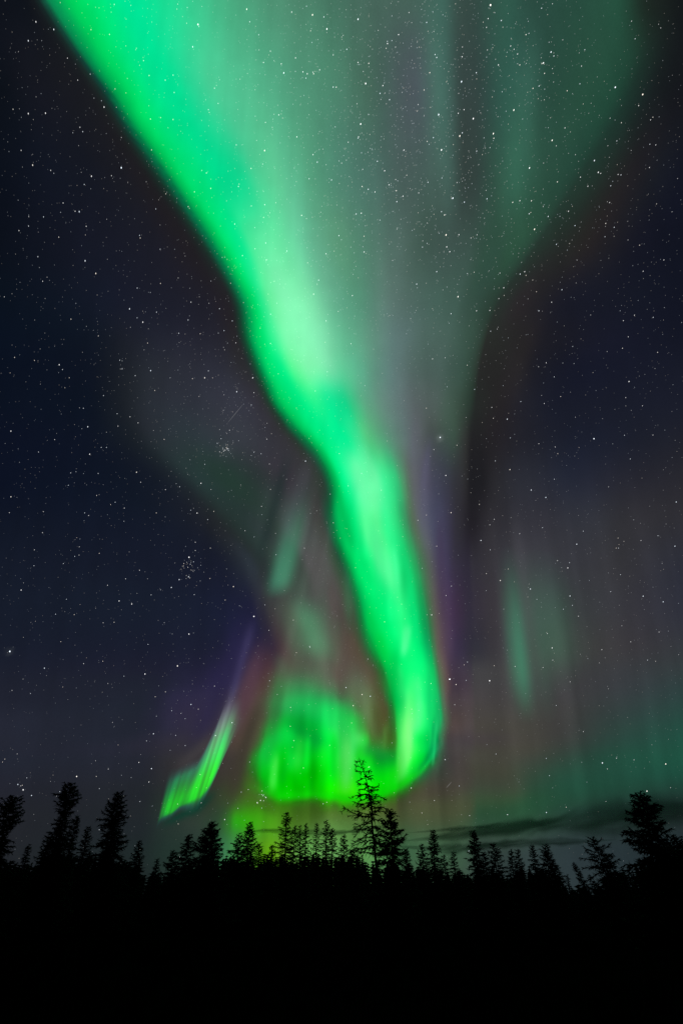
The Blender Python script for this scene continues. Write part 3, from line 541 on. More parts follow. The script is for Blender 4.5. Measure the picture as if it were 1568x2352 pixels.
# ------------------------------------------------------------------ stars (uncountable: one object)
STAR_TXT = {
 'A0': '165,98,2 130,185,2 247,133,2 310,265,1 357,366,1 60,500,1 130,520,2 209,518,2 367,583,1 380,603,1 478,490,2 557,769,3 150,757,2 420,808,2 387,846,1 97,689,1 233,781,1 364,971,2 345,969,1 290,931,1 270,1088,1 396,1038,1 200,995,1 131,1037,1 87,1058,1 174,1178,1 391,1197,2 440,1255,2 641,1080,1 644,1092,1 196,1291,1 630,1322,1 595,1418,2 656,1479,2 719,1433,1 877,1387,1 864,1469,1 737,1301,1 1008,1417,1 1029,1518,1 821,1530,1 696,687,1 326,1465,1 909,110,3 885,213,2 1435,66,2 1501,131,2 1303,333,2 1357,264,1 1391,328,1 1411,337,1 1440,337,1 1133,40,2 1147,98,1 985,403,1 957,502,1 1280,526,1 1215,690,2 1363,627,1 1095,855,1 1153,772,1 1210,285,1 795,343,1 1530,398,1 1085,664,1 1385,988,1 1078,1028,1 1440,1350,1 1457,743,1 525,18,1 418,134,1 503,156,1 685,345,1 759,366,1 800,423,1 691,545,1 795,547,1 948,793,1 893,880,1 968,864,1',
 'B0': '684,21,3 76,86,2 262,157,1 211,198,1 111,382,2 177,427,1 88,568,2 446,525,2 543,623,2 605,543,2 459,687,2 551,373,2 697,612,2 791,504,2 962,237,2 927,287,2 1257,399,3 1383,432,3 1364,483,1 967,643,2 1285,562,1 879,404,1 1161,736,2 1179,790,2 1414,768,1 863,770,2 886,1052,2 872,921,1 949,993,1 511,909,2 564,927,1 473,986,1 480,1078,2 483,1133,1 497,1155,1 535,1362,2 620,1427,1 681,1425,1 841,1247,1 820,1258,1 745,1321,1 503,1440,1 437,1247,1 345,1304,1 1231,929,1 1213,1025,1 1252,1043,1 1345,1447,1 1431,1457,1 1480,1193,1 1012,1330,1 906,1427,1 50,1357,1 91,978,1 1443,664,1 1419,549,1 1097,812,1 991,834,1 1131,854,1 1283,802,1 1236,852,1 786,928,1 1385,1245,1 1294,1472,1 1072,1035,1 1042,969,1 1036,415,1 437,262,1 405,332,1 190,391,1 123,868,1 198,783,1 125,289,1 720,296,1 619,332,1 733,92,1 847,157,1 1348,176,1 920,290,1 975,255,1 932,335,1 1270,800,1 1190,795,1 1144,1446,0',
 'A1': '50,412,2 50,714,2 43,787,1 45,1425,4 204,1502,2 67,73,1 272,107,2 287,129,1 158,87,1 251,451,1 403,392,2 383,307,1 692,134,2 621,157,1 550,86,1 561,126,1 627,601,2 646,647,1 451,607,1 412,518,2 465,487,1 489,487,1 444,708,1 314,661,1 177,508,1 325,604,1 97,1143,2 156,1031,1 291,1021,1 158,958,1 195,879,1 343,988,1 456,974,1 577,1091,1 547,1193,2 605,1207,2 494,1121,1 305,1185,1 341,1256,1 255,1254,1 524,1291,1 384,1481,1 472,1470,1 815,1491,2 867,1344,1 665,1528,1 680,1393,1 694,1165,1 787,1131,2 823,1095,2 868,992,3 866,1082,2 872,1087,1 844,1021,1 889,1013,1 874,1024,1 863,1038,1 897,961,1 897,923,1 905,789,2 954,819,1 982,781,1 923,652,2 825,668,1 760,681,1 718,788,1 529,739,1 571,766,1 641,1052,1 1072,1127,2 1034,1189,1 1166,1264,3 1235,1328,1 1361,1431,1 1125,870,1 1044,493,2 1027,504,1 1199,516,1 1403,550,2 1225,449,1 1161,167,2 1087,231,2 940,167,2 884,171,1 1166,235,1 957,135,1 711,225,1 754,450,1 634,374,1 597,346,1 542,389,1 538,332,1 1201,758,1 1242,680,1 1423,1406,1 1347,1281,1 892,1164,1 1054,408,1 966,950,1 389,788,1 407,800,1 838,1033,0 843,1030,0 855,1090,0 832,1047,0 1040,488,1 1034,500,1 1024,495,0 1050,500,0',
 'B1': '453,441,3 1159,447,3 503,787,2 871,683,2 938,717,2 773,589,2 993,516,1 977,633,1 479,616,2 906,470,1 981,485,1 761,357,2 697,353,1 690,303,1 530,477,1 424,497,1 611,220,1 1320,184,2 1305,258,1 1006,253,1 823,276,1 931,285,1 1451,50,1 1290,31,1 418,80,1 640,915,2 683,958,1 681,843,1 818,884,1 923,856,1 1080,932,2 1039,1041,2 1047,1017,1 867,1138,2 729,1099,2 665,1067,1 1049,1170,2 1019,1231,1 1060,1213,1 1088,1263,1 1385,1171,2 1477,1197,2 1281,1072,1 1110,872,1 1375,915,1 1531,941,2 1537,738,2 1453,893,1 1430,430,1 1236,1150,1 1328,1381,1 1405,1465,1 1195,1417,1 967,1409,2 970,1465,1 414,1257,2 496,1553,3 680,1560,3 578,1474,1 563,1487,1 437,941,1 351,822,1 390,798,1 797,1494,1 945,1343,1 480,1168,1 633,749,1 706,549,1 1326,540,1 1299,431,1 940,98,1 1458,1336,1 1261,950,1 1272,950,1 925,1499,1',
 'L2': '298,90,2 246,234,2 307,407,2 138,539,2 107,571,1 417,547,2 492,489,2 413,324,1 129,696,2 117,757,1 340,428,1 1037,412,2 1077,362,2 1114,370,2 1005,331,1 1472,293,3 1500,317,2 1494,408,1 1004,330,1 841,145,1 661,300,1 754,505,1 100,270,2 192,350,1 146,372,1 220,435,1 238,546,1 281,592,1 73,668,1 755,420,1 1387,312,1 1300,428,1 1450,655,1 1298,785,1 1106,690,1 770,570,1 813,693,1',
 'P3': '795,385,2 823,367,2 868,342,2 849,320,1 843,328,1 833,318,1 836,286,1 849,370,1 833,432,1 719,275,1 659,296,1 518,530,2 731,40,1 797,392,1 860,335,0 545,390,0 319,388,1 118,398,1 123,567,1 631,434,1 686,536,0 849,547,0 1386,383,1 1355,396,1 310,147,1 363,260,0 135,850,1',
 'A3': '', 'Z3': '652,163,3 819,163,1 845,267,1 197,277,3 268,325,2 152,231,2 177,243,1 190,238,1 228,175,1 1290,97,1 1190,376,1 1180,44,1 1066,461,1 844,617,1 22,40,1 41,15,1 921,100,1 451,151,0 509,291,1 1053,331,1 1267,209,1 1297,414,0',
 'R3': '881,48,3 1420,57,3 1260,288,3 405,470,2 75,488,1 573,425,1 431,156,1 458,260,0 1150,22,1 1001,8,1 923,99,1 749,211,0 403,9,1',
 'Q3': '998,195,1 906,542,1 800,648,1 1206,670,1 1528,662,1 1430,146,1 1200,972,2 1118,418,1 710,433,1 697,556,0 353,255,1 564,476,0',
}
fr = {'A0': (.5, 0, .5, 0), 'B0': (.5, 784, .5, 0), 'A1': (.5, 0, .5, 784), 'B1': (.5, 784, .5, 784), 'L2': (.51, 282, .51, 1411),
      'P3': (.27, 376, .27, 1740), 'Z3': (.27, 0, .27, 1740), 'R3': (.27, 1145, .27, 1740), 'Q3': (.27, 752.5, .27, 1693), 'A3': (1, 0, 1, 0)}
stars = []
for k, s in STAR_TXT.items():
    a, b, c, d = fr[k]
    for w in s.split():
        x, y, m = (float(v) for v in w.split(','))
        stars.append((x * a + b, y * c + d, {0: .24, 1: .46, 2: .82, 3: 1.8, 4: 3.0}[int(m)]))


def dens(x, y):
    v = .42 + 1.0 * math.exp(-((x - 960) / 330) ** 2 - ((y - 230) / 330) ** 2) + .75 * math.exp(-((x - 520) / 150) ** 2 - ((y - 950) / 190) ** 2)
    v += .3 * math.exp(-((x - 700) / 350) ** 2 - ((y - 560) / 300) ** 2)
    v *= 1 - .55 * float(sstep(1500, 1900, np.array(y)))
    return v


n = 0
while n < 9500:
    x = rnd.uniform(-120, 1690); y = rnd.uniform(-120, 2010)
    if rnd.random() < dens(x, y) / 1.5:
        m = 0.045 * (rnd.random() + .006) ** -0.55
        stars.append((x, y, min(m, .42))); n += 1
for _ in range(28):   # tight knots of the open clusters
    stars.append((rnd.gauss(516, 13), rnd.gauss(1032, 16), rnd.uniform(.08, .3)))
    stars.append((rnd.gauss(432, 17), rnd.gauss(1302, 20), rnd.uniform(.06, .3)))
sx = np.array([s[0] for s in stars]); sy = np.array([s[1] for s in stars]); sm = np.array([s[2] for s in stars])
bright = sm > .5
size = np.where(sm < .5, .66 + .38 * sm, .68 + .62 * sm ** .9)          # half width
power = np.where(sm < .5, sm * 2.1, .86 + .3 * np.minimum(sm, 2))
in_veil = np.exp(-((sx - 950) / 380) ** 4) * (1 - sstep(500, 900, sy))
power = power * (.84 + .45 * in_veil); size = size * (.95 + .1 * in_veil)
topness = 1 - sstep(450, 1150, sy)
ang = np.radians(8 + 20 * (sx - 700) / 784.0 * topness + 14 * (1 - topness))
asp = (1.25 + .75 * topness) * np.where(sm > 1.5, .75, 1)
sv, sf, sc = [], [], []
tints = np.array([(1, 1, 1), (.86, .93, 1), (.8, .9, 1), (1, .95, .86), (1, .9, .78)])
NS = 8
for i in range(len(sx)):
    t = tints[rnd.choice((0, 0, 0, 1, 1, 2, 3, 4))]
    lu = power[i]
    b0 = len(sv)
    ca, sa = math.cos(ang[i]), math.sin(ang[i])
    for k in range(NS):
        th = 2 * math.pi * k / NS
        u = math.cos(th) * size[i] * .85; v = math.sin(th) * size[i] * asp[i]
        sv.append((sx[i] + u * ca + v * sa, sy[i] + u * sa - v * ca)); sc.append(t * lu * .45)
    sv.append((sx[i], sy[i])); sc.append(t * lu * 1.9)
    sf += [(b0 + k, b0 + (k + 1) % NS, b0 + NS) for k in range(NS)]
sv = np.array(sv)
o = link_mesh('stars', direction(sv[:, 0], sv[:, 1]) * (RS * .985) + CAM, sf, M_STAR)
set_radiance(o, np.array(sc))
tag(o, 'countless small white stars scattered over the whole night sky', 'stars', kind='stuff')

# two meteors
for (x0, y0, x1, y1, w, a, lab) in ((522, 972, 560, 926, .45, .17, 'thin faint meteor streak left of the aurora ribbon at mid height'),
                                    (1024, 1811, 1037, 1796, .9, .12, 'short faint meteor streak low in the sky right of the glowing loop')):
    L = math.hypot(x1 - x0, y1 - y0); nx_, ny_ = -(y1 - y0) / L * w, (x1 - x0) / L * w
    v, f, c = [], [], []
    for i in range(9):
        t = i / 8; g = math.sin(math.pi * t) ** .6
        for sgn in (-1, 0, 1):
            v.append((x0 + (x1 - x0) * t + nx_ * sgn, y0 + (y1 - y0) * t + ny_ * sgn)); c.append(np.array([1, 1, 1]) * a * g * (1 if sgn == 0 else .3))
    for i in range(8):
        for j in range(2):
            k = i * 3 + j; f.append((k, k + 1, k + 4, k + 3))
    v = np.array(v)
    o = link_mesh('meteor', direction(v[:, 0], v[:, 1]) * 39000 + CAM, f, M_STAR)
    set_radiance(o, np.array(c)); tag(o, lab, 'meteor')

# ------------------------------------------------------------------ thin cloud bands low over the forest
def cloud_mat(name, dens_, col):
    m = bpy.data.materials.new(name); m.use_nodes = True
    nt = m.node_tree; nt.nodes.clear()
    out = nt.nodes.new('ShaderNodeOutputMaterial'); v = nt.nodes.new('ShaderNodeVolumePrincipled')
    v.inputs['Color'].default_value = (*col, 1); v.inputs['Density'].default_value = dens_
    nt.links.new(v.outputs[0], out.inputs['Volume'])
    return m


M_CLOUD = cloud_mat('dim_cloud', 0.00045, (.12, .17, .16))


def cloud(pts, depth, seed, label):
    """pts: (x, y, half height) along the band; a lens shaped body, thick in the middle and feathered above and below"""
    pts = np.array(pts, float)
    n = 90; m = 17
    u = np.linspace(0, 1, n); k = np.linspace(0, 1, len(pts))
    c = pchip(k, pts, u)
    taper = np.sin(np.pi * np.clip(u, 0, 1)) ** .6
    hh = c[:, 2] * taper * (1 + (.4 * vnoise(u * 9, u * 0, seed) + .3 * vnoise(u * 31, u * 0, seed + 1))) + .15
    yy = c[:, 1] + 2.2 * vnoise(u * 7, u * 0, seed + 2)
    vs = np.linspace(-1, 1, m)
    verts, faces = [], []
    R0 = 13000.0
    for side in (-1, 1):
        for i in range(n):
            for v in vs:
                w = (1 - v * v) ** 2.6 * taper[i] * depth * (1 + .6 * float(vnoise(np.array(u[i] * 16 + v * 2), np.array(v * 3.0 + 5), seed + 3)))
                d = direction(c[i, 0], yy[i] + v * hh[i] * 1.6)
                verts.append(d * (R0 + side * (w + 1.0)) + CAM)
    off = n * m
    for i in range(n - 1):
        for j in range(m - 1):
            a = i * m + j
            faces.append((a, a + 1, a + m + 1, a + m)); faces.append((off + a, off + a + m, off + a + m + 1, off + a + 1))
        for j in (0, m - 1):
            a = i * m + j; q_ = (a, a + m, off + a + m, off + a)
            faces.append(q_ if j == 0 else q_[::-1])
    for i in (0, n - 1):
        for j in range(m - 1):
            a = i * m + j; q_ = (a, off + a, off + a + 1, a + 1)
            faces.append(q_ if i == 0 else q_[::-1])
    o = link_mesh('cloud', verts, faces, M_CLOUD)
    return tag(o, label, 'cloud', 'thin dark cloud bands near the horizon', kind='thing')


cloud([(915, 1934, 3), (1010, 1924, 10), (1100, 1912, 13), (1200, 1901, 18), (1290, 1889, 24), (1420, 1874, 32), (1560, 1866, 42), (1760, 1858, 50)], 1700, 31, 'broad dark cloud band rising towards the tall tree at the right edge')
cloud([(925, 1914, 2), (1020, 1908, 4), (1110, 1899, 5), (1170, 1893, 3)], 900, 41, 'thin faint cloud streak right of the larch, topmost of the cloud bands there')
cloud([(895, 1946, 4), (990, 1949, 8), (1070, 1948, 10), (1171, 1937, 9), (1307, 1933, 8), (1420, 1928, 3)], 1500, 51, 'lowest dark cloud band, just over the treetops right of the larch')
cloud([(540, 1915, 3), (620, 1909, 5), (700, 1912, 6), (770, 1912, 9), (850, 1905, 6), (900, 1898, 3)], 1300, 71, 'thin dark cloud strip crossing the yellow green glow left of the tall larch')

# ------------------------------------------------------------------ ground
gv, gf = [], []
rr = [0, 4, 8, 12, 17, 23, 30, 38, 47, 58, 75, 100, 150, 300, 800, 3000, 12000, 41000]
NA = 96
gv.append((0, 0, 0))
for r in rr[1:]:
    for k in range(NA):
        a = 2 * math.pi * k / NA
        x, y = r * math.cos(a), r * math.sin(a)
        z = (0.12 * math.sin(x * .7 + 1) * math.cos(y * .6) + .1 * math.sin(x * .23) * math.sin(y * .31 + 2)) if r < 200 else 0
        gv.append((x, y, z - (0 if r < 100 else .1)))
for k in range(NA):
    gf.append((0, 1 + k, 1 + (k + 1) % NA))
for i in range(len(rr) - 2):
    for k in range(NA):
        a = 1 + i * NA + k; b = 1 + i * NA + (k + 1) % NA
        gf.append((a, a + NA, b + NA, b))
ground = link_mesh('ground', gv, gf, M_MOSS); tag(ground, kind='structure')


# ------------------------------------------------------------------ conifers
class MB:
    def __init__(s): s.v = []; s.f = []

    def tube(s, pts, rad, n=3):
        b = len(s.v); pts = [np.asarray(p, float) for p in pts]
        for i, p in enumerate(pts):
            t = pts[min(i + 1, len(pts) - 1)] - pts[max(i - 1, 0)]
            t = t / (np.linalg.norm(t) + 1e-9)
            a = np.cross(t, (0, 0, 1.0) if abs(t[2]) < .9 else (1.0, 0, 0)); a /= np.linalg.norm(a) + 1e-9
            c = np.cross(t, a)
            for k in range(n):
                th = 2 * math.pi * k / n
                s.v.append(tuple(p + (a * math.cos(th) + c * math.sin(th)) * rad[i]))
        for i in range(len(pts) - 1):
            for k in range(n):
                p = b + i * n + k; q = b + i * n + (k + 1) % n
                s.f.append((p, q, q + n, p + n))
        s.f.append(tuple(b + k for k in range(n))[::-1]); s.f.append(tuple(b + (len(pts) - 1) * n + k for k in range(n)))

    def spike(s, p, d, L, w):
        """a small needle spray: a pointed three sided sliver"""
        d = d / (np.linalg.norm(d) + 1e-9)
        a = np.cross(d, (0.3, 0.1, 1.0)); a /= np.linalg.norm(a) + 1e-9
        c = np.cross(d, a); b = len(s.v)
        s.v += [tuple(p + a * w), tuple(p - a * w * .5 + c * w * .87), tuple(p - a * w * .5 - c * w * .87), tuple(p + d * L)]
        s.f += [(b, b + 1, b + 3), (b + 1, b + 2, b + 3), (b + 2, b, b + 3)]


def branch(wood, leaf, p0, azim, L, rise, curl, r, fuzz, R, sub=0):
    """one limb with side sprays"""
    n = max(3, min(7, int(L / .22) + 2))
    pts = []; p = np.array(p0, float); ax = np.array([math.cos(azim), math.sin(azim), 0.0])
    a = rise
    for i in range(n):
        pts.append(p.copy())
        stp = L / (n - 1)
        p = p + (ax * math.cos(a) + np.array([0, 0, math.sin(a)])) * stp + np.array([R.gauss(0, .05), R.gauss(0, .05), R.gauss(0, .05)]) * stp * 1.6
        a += curl / (n - 1) + R.gauss(0, .10)
    wood.tube(pts, [r * (1 - .75 * i / (n - 1)) for i in range(n)], 3)
    side = np.array([-ax[1], ax[0], 0])
    for k in range(sub):
        t = R.uniform(.2, .95); i = min(int(t * (n - 1)), n - 2)
        branch(wood, leaf, pts[i] + (pts[i + 1] - pts[i]) * (t * (n - 1) - i), azim + R.choice((-1, 1)) * R.uniform(.5, 1.1), L * R.uniform(.22, .5) * (1.15 - t * .6),
               R.uniform(-.9, .5), R.uniform(-1.3, 1.0), r * .5, fuzz * .9, R)
    ns = int(L * fuzz) + 2
    for k in range(ns):
        t = (k + R.random()) / ns
        t = .08 + .92 * t
        i = min(int(t * (n - 1)), n - 2); q = pts[i] + (pts[i + 1] - pts[i]) * (t * (n - 1) - i)
        sg = R.choice((-1, 1))
        d = side * sg * R.uniform(.4, 1) + ax * R.uniform(.1, .9) + np.array([0, 0, R.uniform(-.75, .45)])
        ll = R.uniform(.12, .38) * (1.15 - .5 * t) * (0.6 + .4 * min(1.5, L))
        leaf.spike(q, d, ll, R.uniform(.017, .032) * (1 + .5 * ll))
        if R.random() < .5:   # a second order spray
            q2 = q + d / np.linalg.norm(d) * ll * .6
            leaf.spike(q2, d + np.array([R.uniform(-.8, .8), R.uniform(-.8, .8), R.uniform(-.7, .3)]), ll * .65, .013)


def crown_profile(kind, t):
    """relative half width at t (0 tip, 1 crown base)"""
    if kind == 'spire': return .12 + .88 * t ** .72
    if kind == 'club':   # black spruce with a dense clubbed tip over a narrow waist
        return .16 + .30 * math.exp(-((t - .14) / .09) ** 2) + .75 * max(0, t - .22) ** .8
    if kind == 'broad': return .08 + 1.05 * (1 - (1 - t) ** 2.0) ** .9 * .9
    if kind == 'column': return .15 + .85 * min(1, t * 2.6) ** .7
    return .1 + .9 * t


def tree(name, tip, base, rad, kind, dens_, fuzz, label, cat='tree', group=None, seed=0, droop=-.25, rag=.3, crown_base=.04, trunk_r=None, spine=None, extra=(), sub=0):
    """tip, base: world points. Root Empty at the base, with trunk and crown below it."""
    R = random.Random(seed * 77 + 5)
    tip = np.asarray(tip, float); base = np.asarray(base, float)
    root = bpy.data.objects.new(name, None); COL.objects.link(root); root.location = base
    tag(root, label, cat, group)
    ax = tip - base; h = np.linalg.norm(ax)
    tr = trunk_r or .012 * h + .03
    if spine is None:
        bend = np.array([R.gauss(0, 1), R.gauss(0, 1), 0]) * .006 * h
        spine = [ax * t + bend * math.sin(math.pi * t * 1.3) for t in np.linspace(0, 1, 9)]
    else:
        spine = [np.asarray(p, float) - base for p in spine]
    L = [0]
    for a, b in zip(spine[:-1], spine[1:]): L.append(L[-1] + np.linalg.norm(b - a))
    tot = L[-1]

    def at(t):
        s_ = t * tot
        for i in range(len(L) - 1):
            if s_ <= L[i + 1] + 1e-9:
                return spine[i] + (spine[i + 1] - spine[i]) * (s_ - L[i]) / (L[i + 1] - L[i] + 1e-9)
        return spine[-1]
    w = MB(); w.tube(spine, [tr * (1 - .93 * l / tot) + .006 for l in L], 7)
    wood, leaf = MB(), MB()
    nb = int(dens_ * h)
    lobes = [(R.uniform(0, 6.28), R.uniform(.15, 1), R.uniform(.05, .13), R.uniform(-.5, .55)) for _ in range(9)]
    for i in range(nb):
        t = (i + R.random()) / nb          # 0 = tip
        t = t ** .9
        z = 1 - t * (1 - crown_base)
        azim = i * 2.399963 + R.uniform(-.5, .5)
        wd = rad * crown_profile(kind, t)
        for (la, lt, lw, lg) in lobes:
            wd *= 1 + rag * 1.6 * lg * math.exp(-((t - lt) / lw) ** 2) * (.5 + .5 * math.cos(azim - la))
        wd *= R.uniform(1 - rag, 1 + rag * .45)
        if wd < .05: wd = .05
        rise = (.75 - 1.25 * min(1, t * 2.2)) * .8 + R.gauss(0, .13) + droop * .4
        curl = (-droop) * 2.2 * R.uniform(.4, 1.3) if t > .12 else .2
        branch(wood, leaf, at(z), azim, wd, rise, curl, .006 + .011 * min(wd, 2), fuzz, R)
    for (t, azim, wd, rise, curl) in extra:
        branch(wood, leaf, at(1 - t), azim, wd, rise, curl, .012 + .012 * wd, fuzz * 1.1, R, sub)
    for k in range(10):   # leader shoots
        leaf.spike(at(1 - .004 - .012 * k), np.array([R.uniform(-.5, .5), R.uniform(-.5, .5), 1.0]), .16 + .02 * k, .014)
    to = link_mesh('trunk', w.v, w.f, M_BARK, root)
    b0 = len(wood.v)
    co = link_mesh('crown', wood.v + leaf.v, wood.f + [tuple(i + b0 for i in f) for f in leaf.f], M_NEEDLE, root)
    return root


def world_at(x, y, Dh):
    d = direction(np.array(x, float), np.array(y, float))
    return CAM + d * (Dh / math.hypot(d[0], d[1]))


def px2m(px_, x, y, Dh):
    a = world_at(x, y, Dh); dep = (a - CAM) @ FWD
    return px_ * dep / F


SPR = 'spruces along the forest edge'
# x, y of the tip, half width, distance, profile, branches per metre, sprays per metre, ragged, label
T = [
 (27, 1829, 42, 34, 'club', 26, 30, .45, 'ragged black spruce at the far left edge of the photo'),
 (67, 1938, 13, 44, 'spire', 22, 22, .25, 'small spruce in the gap between the two leftmost tall spruces'),
 (161, 1795, 42, 36, 'club', 28, 30, .4, 'tall clubbed spruce with the highest tip on the left side'),
 (176, 1868, 26, 39, 'spire', 22, 26, .35, 'spruce tucked against the right side of the tall clubbed spruce on the left'),
 (116, 1915, 24, 41, 'spire', 20, 24, .4, 'low spruce under the left side of the tall clubbed spruce'),
 (203, 1897, 22, 42, 'spire', 22, 24, .3, 'low pointed spruce between the two tallest spruces on the left'),
 (274, 1815, 50, 36, 'spire', 30, 30, .38, 'tall dark spruce left of the small aurora curtain'),
 (320, 1929, 20, 42, 'column', 22, 22, .25, 'narrow short spruce just right of the tall dark left spruce'),
 (362, 1970, 13, 50, 'spire', 20, 18, .25, 'very small spruce right under the foot of the small aurora curtain'),
 (399, 1950, 25, 45, 'broad', 22, 22, .3, 'low rounded spruce right of the lowest gap in the left treeline'),
 (434, 1915, 25, 42, 'spire', 24, 24, .3, 'spruce with a thin tip left of the bushy spruce'),
 (487, 1882, 44, 40, 'broad', 32, 30, .3, 'wide bushy spruce with a thin needle tip, left of the yellow green glow'),
 (549, 1913, 28, 44, 'broad', 20, 20, .35, 'loose spruce in front of the left side of the yellow green glow'),
 (574, 1886, 24, 44, 'spire', 26, 22, .3, 'slim pointed spruce standing before the brightest yellow green glow'),
 (596, 1934, 15, 47, 'spire', 20, 18, .3, 'short thin spruce just right of the slim pointed spruce'),
 (624, 1940, 19, 46, 'spire', 20, 20, .3, 'short spruce in the bright gap, left of the open airy spruce'),
 (658, 1864, 30, 43, 'column', 17, 20, .5, 'open airy spruce with light shining through, tallest between the glow and the larch'),
 (677, 1894, 16, 46, 'spire', 18, 18, .4, 'thin spruce directly right of the open airy spruce'),
 (690, 1893, 15, 49, 'spire', 16, 16, .4, 'thin spindly spruce, second right of the open airy spruce'),
 (703, 1888, 15, 46, 'column', 18, 18, .45, 'thin spindly spruce, third right of the open airy spruce'),
 (727, 1887, 14, 48, 'column', 16, 18, .5, 'thin knobbly spruce midway between airy spruce and larch'),
 (749, 1880, 17, 46, 'spire', 18, 18, .45, 'tallest of the thin spruces left of the larch, with a long bare tip'),
 (763, 1899, 20, 49, 'spire', 18, 18, .4, 'thin spruce right beside the one with a long bare tip'),
 (789, 1915, 17, 43, 'spire', 20, 22, .35, 'short spruce close to the left side of the tall larch'),
 (812, 1945, 20, 40, 'broad', 20, 22, .4, 'low scruffy spruce at the foot of the tall larch'),
 (934, 1950, 16, 43, 'spire', 20, 20, .35, 'low spruce at the right foot of the bushy spruce beside the larch'),
 (968, 1936, 14, 43, 'column', 22, 22, .3, 'short spruce leaning on the left of the pair right of the larch'),
 (993, 1904, 21, 44, 'column', 24, 22, .3, 'slim pointed spruce, the taller of the pair right of the larch'),
 (1019, 1962, 14, 45, 'spire', 20, 20, .3, 'small spruce right behind the slim pair right of the larch'),
 (1041, 1954, 15, 45, 'spire', 20, 20, .3, 'small spruce standing alone in the dip right of the slim pair'),
 (1087, 1906, 23, 43, 'spire', 26, 24, .35, 'sharp dark spruce beside the low bright star, right of centre'),
 (1112, 1955, 22, 46, 'broad', 22, 20, .3, 'low spruce filling in right of the sharp dark spruce'),
 (1133, 1936, 23, 44, 'spire', 22, 22, .35, 'spruce with one drooping side branch, right of the sharp dark spruce'),
 (1172, 1949, 13, 46, 'column', 22, 20, .25, 'left twin of two blunt spruces right of the drooping branch'),
 (1188, 1948, 14, 46, 'spire', 22, 20, .25, 'right twin of two blunt spruces right of the drooping branch'),
 (1222, 1938, 14, 45, 'column', 24, 20, .3, 'narrow spruce right of the twin blunt spruces'),
 (1251, 1937, 22, 44, 'column', 26, 24, .3, 'spruce with wide shoulders before the right hand dip'),
 (1270, 1972, 22, 46, 'broad', 22, 20, .3, 'low bushy spruce under the wide shouldered one'),
 (1302, 2007, 10, 52, 'spire', 18, 16, .3, 'tiny spruce low in the right hand dip'),
 (1316, 1979, 13, 50, 'spire', 22, 20, .25, 'small spruce tilted sharply to the left in the right hand dip'),
 (1353, 2007, 12, 50, 'spire', 22, 20, .25, 'tiny spruce tilted to the left, right of the sharply tilted one'),
 (1360, 1918, 36, 40, 'column', 18, 22, .5, 'loose see through spruce left of the big tree at the right'),
 (1395, 1960, 24, 42, 'spire', 22, 22, .4, 'spruce crowding between the loose spruce and the big right tree'),
 (1473, 1821, 72, 30, 'spire', 30, 28, .55, 'big wide spruce with ragged arms near the right edge'),
 (1540, 1915, 60, 33, 'broad', 26, 26, .4, 'broad spruce behind the right arm of the big wide spruce'),
 (1585, 1945, 40, 36, 'broad', 26, 26, .4, 'low spruce cut off by the right edge of the photo'),
 (897, 1858, 44, 33, 'broad', 30, 24, .35, 'bushy drooping spruce against the right side of the tall thin larch'),
]
LEAN = {1316: 1.5, 1353: 1.2, 1360: .7, 161: -.1}
for i, (x, y, hw, Dh, kind, dn, fz, rg, lab) in enumerate(T):
    tip = world_at(x, y + (7 if Dh < 41 else 4), Dh)
    h = tip[2]
    persp = (784 - x) / (y + 390.0)      # how far perspective tilts an upright trunk here
    lean = LEAN.get(x)
    if lean is None: off = persp * h * .30
    else: off = -h * .22 * lean if x > 784 else persp * h * .35
    if lean and x > 784: off = h * .22 * lean
    base = np.array([tip[0] + off, tip[1], -.05])
    # crown half width is given where the crown meets the dark mass at about y = 1985
    yv = max(1990, y + 60)
    zv = world_at(x, yv, Dh)[2]
    frac = max(.12, (h - zv) / h)
    rad = px2m(hw * (.97 if x < 330 else 1.15), x, yv, Dh) / crown_profile(kind, frac)
    ex = ()
    if x == 1473:
        m_ = px2m(1, x, 1880, Dh)
        ex = [(.13, math.pi, 30 * m_, .25, -.1), (.14, math.pi + .3, 34 * m_, .1, -.2), (.10, .1, 18 * m_, .8, .1), (.30, math.pi - .2, 58 * m_, .35, -.3), (.33, math.pi + .2, 66 * m_, .3, -.5),
              (.30, .1, 44 * m_, .75, .1), (.33, -.2, 55 * m_, .6, .15), (.45, math.pi, 74 * m_, -.1, -.4), (.50, .1, 80 * m_, .25, -.6), (.52, -.3, 92 * m_, .1, -.2), (.47, .25, 70 * m_, .35, -.5)]
    if x == 27:
        m_ = px2m(1, x, 1860, Dh)
        ex = [(.22, 0.1, 34 * m_, .7, .1), (.25, -.2, 30 * m_, .5, .2), (.6, .2, 40 * m_, -.2, .1), (.63, -.1, 36 * m_, 0, -.2)]
    if x == 161:
        m_ = px2m(1, x, 1860, Dh)
        ex = [(.42, math.pi, 36 * m_, .1, .2), (.66, math.pi + .2, 52 * m_, .2, -.4), (.7, math.pi - .2, 50 * m_, 0, -.3)]
    tree('spruce', tip, base, rad, kind, dn * 1.25, fz * 1.5, lab, group=SPR, seed=i, rag=rg, droop=-.25 if i != 46 else -.5, extra=ex, sub=3 if ex else 0)
    if i % 12 == 0: print('tree', i, h, rad)

